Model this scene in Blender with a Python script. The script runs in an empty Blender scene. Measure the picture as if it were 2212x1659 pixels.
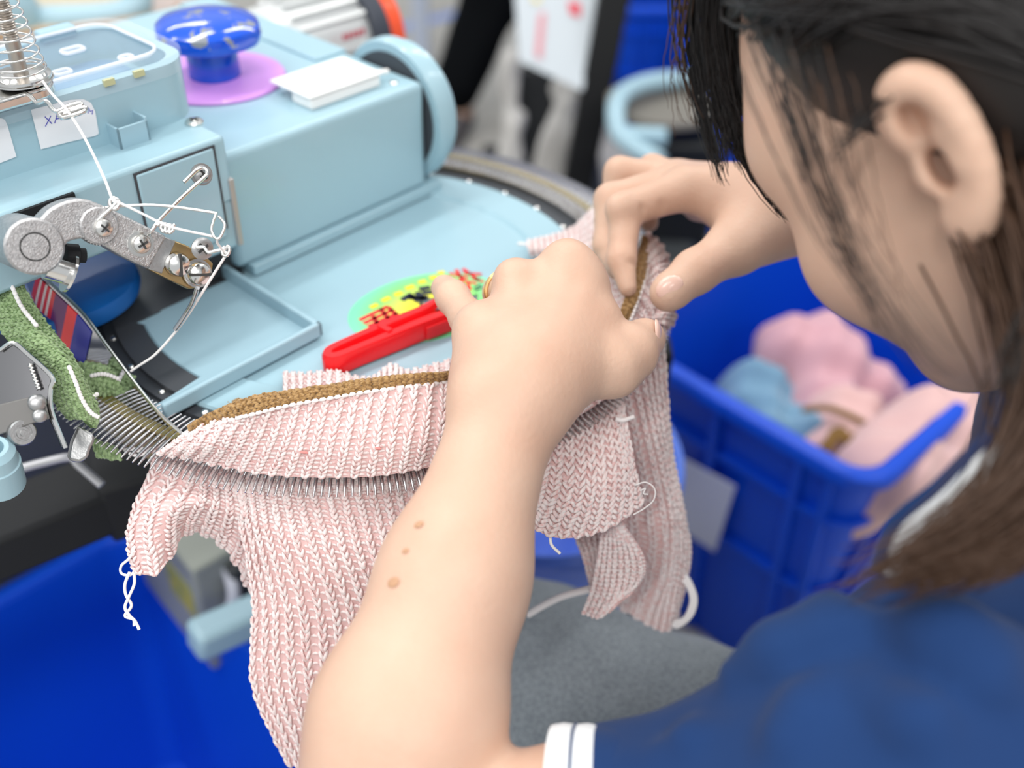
import bpy, math, random
import numpy as np
from mathutils import Vector, Matrix, Euler
from mathutils import noise as mnoise

# ------------------------------------------------------------------ camera, world, lights, exposure
SC = bpy.context.scene
COL = SC.collection
Z0 = 0.80                                   # height of the needle ring above the floor
CAMH, PITCH, ROLL = 0.3421, math.radians(38.2015), math.radians(2.1212)
FPX = 2150.0
cam_d = bpy.data.cameras.new('camera')
cam = bpy.data.objects.new('camera', cam_d)
COL.objects.link(cam)
cam_d.sensor_width = 36.0
cam_d.lens = FPX / 2212.0 * 36.0
cam_d.clip_start = 0.02
cam_d.clip_end = 60.0
cam.location = (0, 0, Z0 + CAMH)
cp, sp, cr, sr = math.cos(PITCH), math.sin(PITCH), math.cos(ROLL), math.sin(ROLL)
CU0 = np.array([0, sp, cp]); CX0 = np.array([1.0, 0, 0]); FWD = np.array([0, cp, -sp])
CX = cr * CX0 + sr * CU0                    # image right
CU = -sr * CX0 + cr * CU0                   # image up
_m = Matrix(((CX[0], CU[0], -FWD[0]), (CX[1], CU[1], -FWD[1]), (CX[2], CU[2], -FWD[2])))
cam.rotation_euler = _m.to_euler()
cam_d.dof.use_dof = True
cam_d.dof.focus_distance = 0.487
cam_d.dof.aperture_fstop = 3.6
SC.camera = cam

SC.view_settings.view_transform = 'Standard'
SC.view_settings.look = 'None'
SC.view_settings.gamma = 1.0
SC.view_settings.use_curve_mapping = False
SC.view_settings.exposure = -0.24
try:
    SC.cycles.use_denoising = True
    SC.cycles.max_bounces = 8
    SC.cycles.transparent_max_bounces = 12
    SC.cycles.sample_clamp_indirect = 4.0
except Exception:
    pass

world = bpy.data.worlds.new('hall_light')
SC.world = world
world.use_nodes = True
world.node_tree.nodes['Background'].inputs[0].default_value = (0.93, 0.97, 1.0, 1)
world.node_tree.nodes['Background'].inputs[1].default_value = 0.80

def lamp(name, loc, size, power, rot=(0, 0, 0), col=(1, 0.98, 0.95)):
    d = bpy.data.lights.new(name, 'AREA')
    d.shape = 'RECTANGLE'; d.size, d.size_y = size
    d.energy = power; d.color = col
    o = bpy.data.objects.new(name, d)
    o.location = loc; o.rotation_euler = rot
    COL.objects.link(o)
    return o
# rows of tube lights under the hall's ceiling
for i, (x, y) in enumerate([(-1.9, 0.2), (-0.75, 0.9), (-1.5, 2.6), (0.6, 2.2), (0.3, -0.9), (1.6, 0.9), (-0.9, -1.7), (0.9, -2.0)]):
    lamp('ceiling_tube', (x, y, 2.75), (1.5, 0.14), (20, 25, 22, 22, 22, 14, 40, 40)[i], (0, 0, math.radians(50)))

# ------------------------------------------------------------------ helpers
def V(*a): return np.array(a, dtype=float)
ORI = V(0, 0, Z0 + CAMH)
def ray(px, py): return FWD + CX * ((px - 1106) / FPX) + CU * (-(py - 829.5) / FPX)
def D(px, py, t): return ORI + ray(px, py) * t              # point at depth t in front of the camera
def ZP(px, py, z):                                           # point at height z (relative to the ring)
    d = ray(px, py); return ORI + d * ((z - CAMH) / d[2])
A0 = math.radians(49.587)
DC = V(-0.10055, 0.54284, Z0)                                # centre of the dial
UA = V(math.cos(A0), math.sin(A0), 0); NB = V(-math.sin(A0), math.cos(A0), 0)
def LOC(P):
    q = np.asarray(P) - DC; return V(q @ UA, q @ NB, q[2])
def WOR(a, b, z): return DC + UA * a + NB * b + V(0, 0, z)
def onB(px, py, b):
    d = ray(px, py); t = (b - (ORI - DC) @ NB) / (d @ NB); return LOC(ORI + d * t)
def onZ(px, py, z): return LOC(ZP(px, py, z))
def inD(px, py, t): return LOC(D(px, py, t))

def lin(h):
    h = h.lstrip('#'); c = [int(h[i:i + 2], 16) / 255 for i in (0, 2, 4)]
    return tuple(x / 12.92 if x <= 0.04045 else ((x + 0.055) / 1.055) ** 2.4 for x in c)

def mat(name, color, rough=0.5, metal=0.0, bump=None, var=None, coat=0.0, spec=0.5, trans=0.0, sss=0.0, alpha=1.0, sheen=0.0, coord='Object', ior=1.45):
    """Principled material; bump=(scale, strength), var=(scale, other colour, amount)."""
    m = bpy.data.materials.new(name); m.use_nodes = True
    nt = m.node_tree; b = nt.nodes['Principled BSDF']
    c = lin(color) if isinstance(color, str) else color
    b.inputs['Base Color'].default_value = (*c, 1)
    b.inputs['Roughness'].default_value = rough; b.inputs['Metallic'].default_value = metal
    b.inputs['Specular IOR Level'].default_value = spec; b.inputs['IOR'].default_value = ior
    b.inputs['Coat Weight'].default_value = coat; b.inputs['Coat Roughness'].default_value = 0.08
    b.inputs['Transmission Weight'].default_value = trans; b.inputs['Alpha'].default_value = alpha
    if sss:
        b.inputs['Subsurface Weight'].default_value = sss
        b.inputs['Subsurface Radius'].default_value = (1.0, 0.35, 0.2); b.inputs['Subsurface Scale'].default_value = 0.006
    if sheen:
        b.inputs['Sheen Weight'].default_value = sheen
    tc = nt.nodes.new('ShaderNodeTexCoord')
    if var:
        n = nt.nodes.new('ShaderNodeTexNoise'); n.inputs['Scale'].default_value = var[0]; n.inputs['Detail'].default_value = 4
        r = nt.nodes.new('ShaderNodeValToRGB'); r.color_ramp.elements[0].position = 0.5 - var[3] if len(var) > 3 else 0.35
        r.color_ramp.elements[1].position = 0.5 + var[3] if len(var) > 3 else 0.65
        c2 = lin(var[1]) if isinstance(var[1], str) else var[1]
        a = var[2]
        r.color_ramp.elements[0].color = (*c, 1)
        r.color_ramp.elements[1].color = (*[c[i] * (1 - a) + c2[i] * a for i in range(3)], 1)
        nt.links.new(tc.outputs[coord], n.inputs['Vector']); nt.links.new(n.outputs['Fac'], r.inputs['Fac'])
        nt.links.new(r.outputs['Color'], b.inputs['Base Color'])
    if bump:
        n = nt.nodes.new('ShaderNodeTexNoise'); n.inputs['Scale'].default_value = bump[0]; n.inputs['Detail'].default_value = 3
        bp = nt.nodes.new('ShaderNodeBump'); bp.inputs['Strength'].default_value = bump[1]; bp.inputs['Distance'].default_value = 0.002
        nt.links.new(tc.outputs[coord], n.inputs['Vector']); nt.links.new(n.outputs['Fac'], bp.inputs['Height'])
        nt.links.new(bp.outputs['Normal'], b.inputs['Normal'])
    return m

class MB:
    """Collects shapes; build() links them as ONE mesh object."""
    def __init__(s): s.v = []; s.f = []; s.mi = []; s.n = 0; s.cur = 0
    def add(s, v, f):
        v = np.asarray(v, float).reshape(-1, 3)
        s.v.append(v); s.f += [tuple(int(i) + s.n for i in q) for q in f]; s.mi += [s.cur] * len(f); s.n += len(v); return s
    def box(s, lo, hi, M=None):
        x0, y0, z0 = lo; x1, y1, z1 = hi
        v = V(*[[x, y, z] for x in (x0, x1) for y in (y0, y1) for z in (z0, z1)]) if False else np.array([[x, y, z] for x in (x0, x1) for y in (y0, y1) for z in (z0, z1)], float)
        f = [(0, 1, 3, 2), (4, 6, 7, 5), (0, 4, 5, 1), (2, 3, 7, 6), (0, 2, 6, 4), (1, 5, 7, 3)]
        return s.add(tr(v, M), f)
    def prism(s, poly, z0, z1, M=None, top=None):
        n = len(poly); top = top or poly
        v = [(p[0], p[1], z0) for p in poly] + [(p[0], p[1], z1) for p in top]
        f = [tuple(range(n - 1, -1, -1)), tuple(range(n, 2 * n))] + [(i, (i + 1) % n, n + (i + 1) % n, n + i) for i in range(n)]
        return s.add(tr(np.array(v, float), M), f)
    def lathe(s, prof, seg=32, M=None, a0=0.0, a1=2 * math.pi, closed=False):
        full = abs(a1 - a0 - 2 * math.pi) < 1e-6; k = seg if full else seg + 1
        v = []; m = len(prof)
        for i in range(k):
            a = a0 + (a1 - a0) * i / seg
            v += [(r * math.cos(a), r * math.sin(a), z) for r, z in prof]
        f = []
        for i in range(seg):
            j = (i + 1) % k
            for q in range(m if closed else m - 1):
                q2 = (q + 1) % m
                f.append((i * m + q, j * m + q, j * m + q2, i * m + q2))
        if not full and closed:
            f += [tuple(range(m - 1, -1, -1)), tuple(range((k - 1) * m, k * m))]
        return s.add(tr(np.array(v, float), M), f)
    def tube(s, path, r, seg=8, closed=False, M=None, flat=None):
        P = np.asarray(path, float); n = len(P)
        R = np.full(n, r, float) if np.isscalar(r) else np.asarray(r, float)
        T = np.roll(P, -1, 0) - np.roll(P, 1, 0) if closed else np.gradient(P, axis=0)
        T /= np.linalg.norm(T, axis=1)[:, None] + 1e-12
        u = np.cross(T[0], V(0.3, 0.2, 0.93)); 
        if np.linalg.norm(u) < 1e-3: u = np.cross(T[0], V(1, 0, 0))
        u /= np.linalg.norm(u); v = []
        for i in range(n):
            u = u - T[i] * (u @ T[i]); u /= np.linalg.norm(u) + 1e-12
            w = np.cross(T[i], u)
            for k in range(seg):
                a = 2 * math.pi * k / seg
                v.append(P[i] + R[i] * (math.cos(a) * u + (flat or 1.0) * math.sin(a) * w))
        f = []
        for i in range(n if closed else n - 1):
            j = (i + 1) % n
            for k in range(seg):
                k2 = (k + 1) % seg
                f.append((i * seg + k, i * seg + k2, j * seg + k2, j * seg + k))
        if not closed:
            f += [tuple(range(seg - 1, -1, -1)), tuple(range((n - 1) * seg, n * seg))]
        return s.add(tr(np.array(v), M), f)
    def ball(s, c, r, nu=16, nv=10, M=None, half=False):
        r = (r, r, r) if np.isscalar(r) else r
        v = []; top = math.pi / 2 if half else math.pi
        for i in range(nv + 1):
            t = top * i / nv
            for k in range(nu):
                a = 2 * math.pi * k / nu
                v.append((c[0] + r[0] * math.sin(t) * math.cos(a), c[1] + r[1] * math.sin(t) * math.sin(a), c[2] + r[2] * math.cos(t)))
        f = [(i * nu + k, (i + 1) * nu + k, (i + 1) * nu + (k + 1) % nu, i * nu + (k + 1) % nu) for i in range(nv) for k in range(nu)]
        return s.add(tr(np.array(v), M), f)
    def grid(s, P, closed_u=False):
        n, m = P.shape[:2]; f = []
        for i in range(n - 1):
            for j in range(m - (0 if closed_u else 1)):
                j2 = (j + 1) % m
                f.append((i * m + j, i * m + j2, (i + 1) * m + j2, (i + 1) * m + j))
        return s.add(P.reshape(-1, 3), f)
    def slab(s, P, th):
        """A closed sheet of thickness th over the point grid P."""
        n, m = P.shape[:2]
        du = np.gradient(P, axis=0); dv = np.gradient(P, axis=1); N = np.cross(du, dv); N /= np.linalg.norm(N, axis=2)[..., None] + 1e-12
        A = (P + N * th / 2).reshape(-1, 3); B = (P - N * th / 2).reshape(-1, 3); k = n * m; f = []
        for i in range(n - 1):
            for j in range(m - 1):
                a, b, c, d = i * m + j, i * m + j + 1, (i + 1) * m + j + 1, (i + 1) * m + j
                f += [(a, d, c, b), (k + a, k + b, k + c, k + d)]
        rim = [j for j in range(m)] + [i * m + m - 1 for i in range(1, n)] + [(n - 1) * m + j for j in range(m - 2, -1, -1)] + [i * m for i in range(n - 2, 0, -1)]
        for q in range(len(rim)):
            a, b = rim[q], rim[(q + 1) % len(rim)]; f.append((a, b, k + b, k + a))
        return s.add(np.vstack([A, B]), f)
    def build(s, name, m, parent=None, bevel=0.0, angle=35, seg=2, smooth=True, M=None):
        me = bpy.data.meshes.new(name)
        v = np.vstack(s.v)
        if M is not None: v = tr(v, M)
        me.from_pydata(v.tolist(), [], s.f)
        ms = m if isinstance(m, (list, tuple)) else [m]
        for x in ms: me.materials.append(x)
        if len(ms) > 1: me.polygons.foreach_set('material_index', np.array(s.mi, dtype=np.int32))
        me.update(); me.validate()
        if smooth:
            me.shade_smooth()
            me.set_sharp_from_angle(angle=math.radians(angle))
        o = bpy.data.objects.new(name, me); COL.objects.link(o)
        if parent is not None: o.parent = parent
        if bevel:
            b = o.modifiers.new('bevel', 'BEVEL'); b.width = bevel; b.segments = seg; b.limit_method = 'ANGLE'; b.angle_limit = math.radians(40)
        return o

def tr(v, M):
    if M is None: return v
    M = np.array(M); return v @ M[:3, :3].T + M[:3, 3]
def frame(o, z, x=None):
    """4x4 with origin o and local z along the given direction."""
    z = np.asarray(z, float); z = z / np.linalg.norm(z)
    x = np.asarray(x if x is not None else (V(1, 0, 0) if abs(z[0]) < 0.9 else V(0, 1, 0)), float)
    x = x - z * (x @ z); x /= np.linalg.norm(x); y = np.cross(z, x)
    M = np.eye(4); M[:3, 0], M[:3, 1], M[:3, 2], M[:3, 3] = x, y, z, o
    return M
def rrect(x0, y0, x1, y1, r, n=6):
    p = []
    for cx, cy, a in ((x1 - r, y1 - r, 0), (x0 + r, y1 - r, 90), (x0 + r, y0 + r, 180), (x1 - r, y0 + r, 270)):
        p += [(cx + r * math.cos(math.radians(a + 90 * i / n)), cy + r * math.sin(math.radians(a + 90 * i / n))) for i in range(n + 1)]
    return p
def crom(P, n, closed=False):
    """Catmull-Rom through the points P, n samples in all."""
    P = np.asarray(P, float); k = len(P)
    t = np.linspace(0, k if closed else k - 1, n, endpoint=not closed)
    i = np.minimum(t.astype(int), k - 1 if closed else k - 2); f = (t - i)[:, None]
    g = (lambda j: P[j % k]) if closed else (lambda j: np.where((j < 0)[:, None], 2 * P[0] - P[np.clip(-j, 0, k - 1)], np.where((j > k - 1)[:, None], 2 * P[-1] - P[np.clip(2 * (k - 1) - j, 0, k - 1)], P[np.clip(j, 0, k - 1)])))
    a, b, c, d = g(i - 1), g(i), g(i + 1), g(i + 2)
    return 0.5 * (2 * b + (c - a) * f + (2 * a - 5 * b + 4 * c - d) * f ** 2 + (3 * b - a - 3 * c + d) * f ** 3)

def tag(o, label=None, cat=None, group=None, kind=None):
    for k, x in (('label', label), ('category', cat), ('group', group), ('kind', kind)):
        if x: o[k] = x
    return o
def thing(name, label, cat, loc=(0, 0, 0), rz=0.0, group=None):
    o = bpy.data.objects.new(name, None); COL.objects.link(o); o.empty_display_size = 0.02
    o.location = loc; o.rotation_euler = (0, 0, rz)
    return tag(o, label, cat, group)
def inv_of(o):
    """Matrix that takes world points into the thing's own axes."""
    return np.array((Matrix.Translation(o.location) @ o.rotation_euler.to_matrix().to_4x4()).inverted())
def dup(o, parent=None):
    c = o.copy(); COL.objects.link(c); c.parent = parent
    for ch in [q for q in bpy.data.objects if q.parent == o]: dup(ch, c)
    return c

# ------------------------------------------------------------------ materials
BLUE = mat('light_blue_enamel', '#9dbdc9', 0.32, coat=0.25, bump=(900, 0.03))
BLUE2 = mat('light_blue_plastic', '#9cbbc8', 0.4, coat=0.15)
CHROME = mat('bright_steel', (0.80, 0.79, 0.77), 0.18, 1.0)
SATIN = mat('satin_steel', (0.46, 0.46, 0.46), 0.4, 1.0, bump=(700, 0.08))
CAST = mat('cast_aluminium', (0.62, 0.61, 0.61), 0.42, 1.0, bump=(1500, 0.25), var=(700, (0.25, 0.25, 0.26), 0.5))
BRASS = mat('brass', (0.78, 0.66, 0.40), 0.3, 1.0)
PALEBRASS = mat('pale_brass', (0.50, 0.40, 0.19), 0.34, 1.0)
DARK = mat('dark_steel', (0.06, 0.065, 0.075), 0.42, 0.2)
BLACK = mat('black_paint', (0.016, 0.017, 0.019), 0.6, spec=0.25)
KNOBBLUE = mat('glossy_blue_plastic', '#0050c8', 0.12, coat=0.6)
CLEAR = mat('clear_plastic', (0.93, 0.95, 1.0), 0.08, trans=0.0, alpha=0.12, spec=0.6)
WHITE = mat('white_enamel', '#f1f1ef', 0.3, coat=0.3)
PAPER = mat('paper', '#e9e9ec', 0.7)
INK = mat('blue_ink', '#4b49b0', 0.5)
SCREWM = mat('nickel_screw', (0.78, 0.77, 0.74), 0.22, 1.0)
SLOT = mat('screw_slot', (0.05, 0.05, 0.05), 0.6)
# ------------------------------------------------------------------ the room
CONC = mat('concrete_floor', '#b9b7b2', 0.55, var=(6, '#a9a6a0', 0.8), bump=(60, 0.1))
mb = MB(); mb.box((-5, -3, -0.05), (5, 7, 0.0)); tag(mb.build('floor', CONC, smooth=False), 'pale grey concrete factory floor', kind='structure')
WALLM = mat('painted_wall', '#dfe1e0', 0.7, var=(2, '#d2d5d6', 0.6))
mb = MB(); mb.box((-5, 7, 0), (5, 7.1, 3.2)); tag(mb.build('wall_back', WALLM, smooth=False), 'pale hall wall far behind the machines', kind='structure')

# ------------------------------------------------------------------ the linking machine
MA = thing('linking_machine', 'light blue dial linking machine with a ring of steel needles and a blue knob', 'machine', tuple(DC), A0)

mb = MB(); mb.lathe([(0.0, -0.020), (0.149, -0.020), (0.1495, -0.002), (0.1485, -0.0005), (0.1215, -0.0002), (0.1190, -0.0022), (0.0, -0.0022)], 128)
mb.build('dial_plate', BLUE, MA, angle=30)
mb = MB()
mb.lathe([(0.150, -0.030), (0.168, -0.030), (0.168, -0.0045), (0.1575, -0.0045), (0.1570, -0.0025), (0.150, -0.0025)], 160, closed=True)
DR = mb.build('dial_ring', DARK, MA, angle=30)
for i in range(30):
    a = 2 * math.pi * (i + 0.35) / 30
    mb = MB(); mb.ball((0.1525 * math.cos(a), 0.1525 * math.sin(a), -0.0028), (0.0024, 0.0024, 0.0016), 12, 5, half=True); mb.build('rivet', CHROME, DR)
# needle bed with a notch for every needle
NN = 340
mb = MB(); mb.lathe([(0.171, -0.022), (0.181, -0.022), (0.181, -0.0045), (0.178, -0.0035), (0.171, -0.0050)], 192, closed=True)
for i in range(NN):
    a = 2 * math.pi * (i + 0.5) / NN
    M = np.eye(4); M[:2, :2] = [[math.cos(a), -math.sin(a)], [math.sin(a), math.cos(a)]]
    mb.box((0.1752, -0.0010, -0.0045), (0.1812, 0.0010, 0.0030), M)
mb.build('needle_bed', PALEBRASS, MA, angle=30)
NEEDLE = mat('needle_steel', (0.56, 0.56, 0.58), 0.25, 1.0)
def needle_mb(mb, a, k=0):
    ca, sa = math.cos(a), math.sin(a)
    rr = [0.1625, 0.170, 0.179, 0.188, 0.196, 0.2015]; zz = [0.0005, 0.0015, 0.0020, 0.0014, 0.0006, -0.0008]
    P = [(r * ca, r * sa, z) for r, z in zip(rr, zz)]
    mb.tube(P, [0.0007, 0.0008, 0.0010, 0.00105, 0.0009, 0.0004], 7)
order = sorted(range(NN), key=lambda i: np.linalg.norm(WOR(0.19 * math.cos(2 * math.pi * i / NN), 0.19 * math.sin(2 * math.pi * i / NN), 0) - ORI))
for i in order[:100]:
    mb = MB(); needle_mb(mb, 2 * math.pi * i / NN); mb.build('needle', NEEDLE, MA, angle=60)
mb = MB()
for i in order[100:]: needle_mb(mb, 2 * math.pi * i / NN)
tag(mb.build('needle_row', NEEDLE, MA, angle=60), kind='stuff')

# gear housing, flange, raised strip
mb = MB(); mb.box((-0.056, 0.049, 0.006), (0.109, 0.30, 0.083)); GH = mb.build('gear_housing', BLUE, MA, bevel=0.0045, seg=3)
mb = MB(); mb.box((-0.047, 0.0455, -0.001), (0.121, 0.062, 0.0065)); mb.build('flange', BLUE, GH, bevel=0.0012)
mb = MB(); mb.box((0.080, 0.128, 0.082), (0.1085, 0.295, 0.0855)); mb.build('raised_strip', BLUE, GH, bevel=0.0015)
mb = MB(); mb.box((-0.040, 0.062, -0.002), (0.100, 0.29, 0.008)); mb.build('housing_foot', DARK, GH)

# knob on its pink friction disc
KX, KY = 0.012, 0.150
PINK = mat('pink_friction_disc', '#d99ae6', 0.4, coat=0.2)
mb = MB(); mb.lathe([(0.0, 0.083), (0.046, 0.083), (0.0468, 0.0845), (0.0455, 0.0862), (0.0, 0.0862)], 64, M=Matrix.Translation((KX, KY, 0)))
mb.build('friction_disc', PINK, MA)
KM = mat('worn_blue_knob', '#0050d0', 0.14, coat=0.7)
nt = KM.node_tree; b = nt.nodes['Principled BSDF']; tc = nt.nodes.new('ShaderNodeTexCoord'); nz = nt.nodes.new('ShaderNodeTexNoise')
nz.inputs['Scale'].default_value = 62; nz.inputs['Detail'].default_value = 5; nz.inputs['Roughness'].default_value = 0.55
rp = nt.nodes.new('ShaderNodeValToRGB'); rp.color_ramp.elements[0].position = 0.60; rp.color_ramp.elements[1].position = 0.615
rp.color_ramp.elements[0].color = (*lin('#004fd0'), 1); rp.color_ramp.elements[1].color = (0.25, 0.27, 0.30, 1)
nt.links.new(tc.outputs['Object'], nz.inputs['Vector']); nt.links.new(nz.outputs['Fac'], rp.inputs['Fac']); nt.links.new(rp.outputs['Color'], b.inputs['Base Color'])
mb = MB()
prof = [(0.0, 0.1055), (0.017, 0.1055), (0.026, 0.1065), (0.0325, 0.1095), (0.0345, 0.1145), (0.0335, 0.1195), (0.029, 0.1232), (0.020, 0.1255), (0.010, 0.1268), (0.0, 0.1270)]
vs = []; seg = 72
for i in range(seg):
    a = 2 * math.pi * i / seg; w = 1 + 0.022 * math.cos(6 * a)
    vs += [(KX + r * (w if r > 0.024 else 1) * math.cos(a), KY + r * (w if r > 0.024 else 1) * math.sin(a), z) for r, z in prof]
m_ = len(prof)
mb.add(vs, [(i * m_ + q, ((i + 1) % seg) * m_ + q, ((i + 1) % seg) * m_ + q + 1, i * m_ + q + 1) for i in range(seg) for q in range(m_ - 1)])
KN = mb.build('knob', KM, MA)
mb = MB(); mb.lathe([(0.0, 0.0862), (0.0172, 0.0862), (0.0168, 0.106), (0.0, 0.106)], 40, M=Matrix.Translation((KX, KY, 0)))
mb.build('knob_stem', KNOBBLUE, KN, bevel=0.0008)

# white cover plate with two screws
mb = MB(); mb.box((0.024, 0.064, 0.083), (0.083, 0.084, 0.0905)); CPL = mb.build('cover_plate', WHITE, MA, bevel=0.0012)
mb = MB(); mb.box((0.0225, 0.063, 0.0908), (0.0845, 0.104, 0.0925)); mb.build('cover_lid', WHITE, CPL, bevel=0.0006)
for a in (0.028, 0.077):
    mb = MB(); mb.ball((a, 0.073, 0.0924), (0.0032, 0.0032, 0.0018), 14, 6, half=True); mb.build('screw', SCREWM, CPL)
mb = MB(); mb.tube([(0.077, 0.072, 0.0905), (0.095, 0.070, 0.0885)], 0.0017, 8); mb.build('pin', WHITE, CPL)
mb = MB(); mb.ball((0.093, 0.062, 0.083), (0.0032, 0.0032, 0.0015), 12, 5, half=True); mb.build('stud', SCREWM, GH)
mb = MB(); mb.ball((0.027, 0.100, 0.083), (0.0028, 0.0028, 0.0012), 12, 5, half=True); mb.build('stud', BLUE2, GH)

# round gear cover at the end of the housing
Md = frame((0.111, 0.086, 0.050), (1, 0, 0), (0, 1, 0))
mb = MB(); mb.lathe([(0.043, 0.0), (0.0495, 0.0), (0.051, 0.003), (0.051, 0.011), (0.047, 0.013), (0.047, 0.019), (0.044, 0.022), (0.030, 0.024), (0.0, 0.024)], 72, M=Md)
GC = mb.build('gear_cover', BLUE, MA)
mb = MB(); mb.lathe([(0.0, -0.001), (0.043, -0.001), (0.043, 0.006), (0.0, 0.006)], 48, M=Md); mb.build('gear_plate', DARK, GC)

# motor behind, lying along the housing's end
mc = V(0.150, 0.272, 0.032); Mm = frame(mc, (1, -0.06, 0.02), (0, 0, 1))
MOTOR = mat('motor_casing', '#d4d6d6', 0.35, 0.4)
ORANGE = mat('orange_plastic', '#f2552b', 0.35, coat=0.2)
mb = MB(); mb.lathe([(0.0, -0.03), (0.040, -0.03), (0.042, 0.0), (0.040, 0.075), (0.0, 0.075)], 40, M=Mm)
MO = mb.build('motor', MOTOR, MA)
for i in range(22):
    a = 2 * math.pi * i / 22
    if i % 5 == 4: continue
    c, s_ = math.cos(a), math.sin(a); R = np.eye(4); R[:2, :2] = [[c, -s_], [s_, c]]
    mb = MB(); mb.box((0.0405, -0.0016, 0.004), (0.0465, 0.0016, 0.070), np.array(Mm) @ R); mb.build('cooling_fin', MOTOR, MO)
mb = MB(); mb.lathe([(0.0, 0.073), (0.047, 0.073), (0.049, 0.077), (0.049, 0.087), (0.046, 0.090), (0.0, 0.090)], 48, M=Mm); mb.build('motor_collar', mat('dark_collar', '#3a3f4a', 0.5), MO)
mb = MB(); mb.lathe([(0.0, 0.089), (0.046, 0.089), (0.0475, 0.093), (0.046, 0.104), (0.036, 0.110), (0.0, 0.112)], 48, M=Mm); mb.build('motor_cap', ORANGE, MO)
mb = MB(); mb.lathe([(0.0, -0.07), (0.036, -0.07), (0.036, -0.025), (0.0, -0.025)], 40, M=Mm); mb.build('motor_mount', BLUE, MO, bevel=0.002)
RED = mat('red_print', '#c4505c', 0.5)
Pm = (np.array(Mm) @ V(0, 0, 0.02, 1))[:3]
for k in range(5):
    P0 = inD(738 + 10 * k, 88 - 3 * k, 0.835); mb = MB(); q = P0 + V(0, -0.004, 0.004)
    mb.box(tuple(q - V(0.0018, 0.0004, 0.0024 + 0.0006 * (k % 2))), tuple(q + V(0.0018, 0.0004, 0.0024))); mb.build('lettering', RED, MO)

# head casing: lower block with inset door, oil box with clear lid above
mb = MB(); mb.box((-0.30, 0.030, 0.064), (-0.0625, 0.130, 0.105)); mb.box((-0.086, 0.031, 0.034), (-0.0630, 0.120, 0.070)); HB = mb.build('head_block', BLUE, MA, bevel=0.003, seg=3)
mb = MB(); mb.box((-0.196, 0.0285, 0.088), (-0.1535, 0.034, 0.1035)); mb.build('slot', BLACK, HB)
mb = MB(); mb.box((-0.1205, 0.0292, 0.050), (-0.0705, 0.031, 0.1018)); DO = mb.build('door', DARK, HB)
mb = MB(); mb.box((-0.1195, 0.0285, 0.045), (-0.0718, 0.031, 0.1008)); mb.build('door_panel', BLUE, DO, bevel=0.0012)
mb = MB(); mb.box((-0.0655, 0.0285, 0.036), (-0.0622, 0.0345, 0.079)); mb.build('edge_strip', mat('bare_strip', '#b6b3b0', 0.4, 0.5), HB, bevel=0.0005)
mb = MB(); mb.box((-0.080, 0.056, 0.0), (-0.046, 0.12, 0.036)); mb.build('head_base', mat('base_black', (0.03, 0.032, 0.036), 0.45), HB, bevel=0.003)
out = rrect(-0.30, 0.0635, -0.053, 0.150, 0.021, 8)
inn = rrect(-0.294, 0.0705, -0.060, 0.143, 0.015, 8)
mb = MB(); n = len(out)
vv = [(*p, 0.105) for p in out] + [(*p, 0.1375) for p in out] + [(*p, 0.1375) for p in inn] + [(*p, 0.120) for p in inn]
ff = []
for k in range(3): ff += [(k * n + i, k * n + (i + 1) % n, (k + 1) * n + (i + 1) % n, (k + 1) * n + i) for i in range(n)]
ff += [tuple(range(3 * n, 4 * n))]
mb.add(vv, ff); OB = mb.build('oil_box', BLUE, MA, angle=30)
mb = MB(); mb.prism(rrect(-0.290, 0.075, -0.066, 0.139, 0.012, 6), 0.1203, 0.1210); mb.build('box_liner', mat('liner_blue', '#7d9fba', 0.5), OB)
lid = rrect(-0.301, 0.0623, -0.0518, 0.1512, 0.022, 8); li2 = rrect(-0.288, 0.0755, -0.0655, 0.138, 0.012, 8)
mb = MB(); n = len(lid)
vv = [(*p, 0.1315) for p in lid] + [(*p, 0.1395) for p in lid] + [(*(V(*p) * 0.992 + V(-0.0008, 0.0008)), 0.1412) for p in lid] + [(*p, 0.1412) for p in li2] + [(*p, 0.1388) for p in li2]
ff = []
for k in range(4): ff += [(k * n + i, k * n + (i + 1) % n, (k + 1) * n + (i + 1) % n, (k + 1) * n + i) for i in range(n)]
ff += [tuple(range(4 * n, 5 * n))]
mb.add(vv, ff); LID = mb.build('clear_lid', CLEAR, OB, angle=30)
CL2 = mat('clear_plastic_ridge', (0.92, 0.94, 1.0), 0.12, alpha=0.55)
for (px, py, wa, wb) in ((158, 112, 0.012, 0.007), (273, 128, 0.007, 0.006), (135, 160, 0.009, 0.006)):
    q = onZ(px, py, 0.139); pth = [(*p, 0.1400) for p in rrect(q[0] - wa / 2, q[1] - wb / 2, q[0] + wa / 2, q[1] + wb / 2, 0.0024, 5)]
    mb = MB(); mb.tube(pth, 0.0011, 8, closed=True); mb.build('lid_boss', CL2, LID)
mb = MB(); mb.tube([(*p, 0.1412) for p in rrect(-0.289, 0.0745, -0.0645, 0.139, 0.013, 8)], 0.0010, 8, closed=True); mb.build('lid_groove', CL2, LID)
for (px, py) in ((250, 172), (315, 153)):
    q = onZ(px, py, 0.1412); mb = MB(); mb.box((q[0] - 0.0030, 0.0617, 0.1360), (q[0] + 0.0030, 0.0640, 0.1393)); mb.build('lid_clip', mat('amber_tape', '#bdbd93', 0.5), LID)
q = onZ(125, 65, 0.141); mb = MB(); mb.box((q[0] - 0.012, q[1] - 0.003, 0.136), (q[0] + 0.010, q[1] + 0.006, 0.1425)); mb.build('lid_latch', BLUE2, LID, bevel=0.0015)
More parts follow.
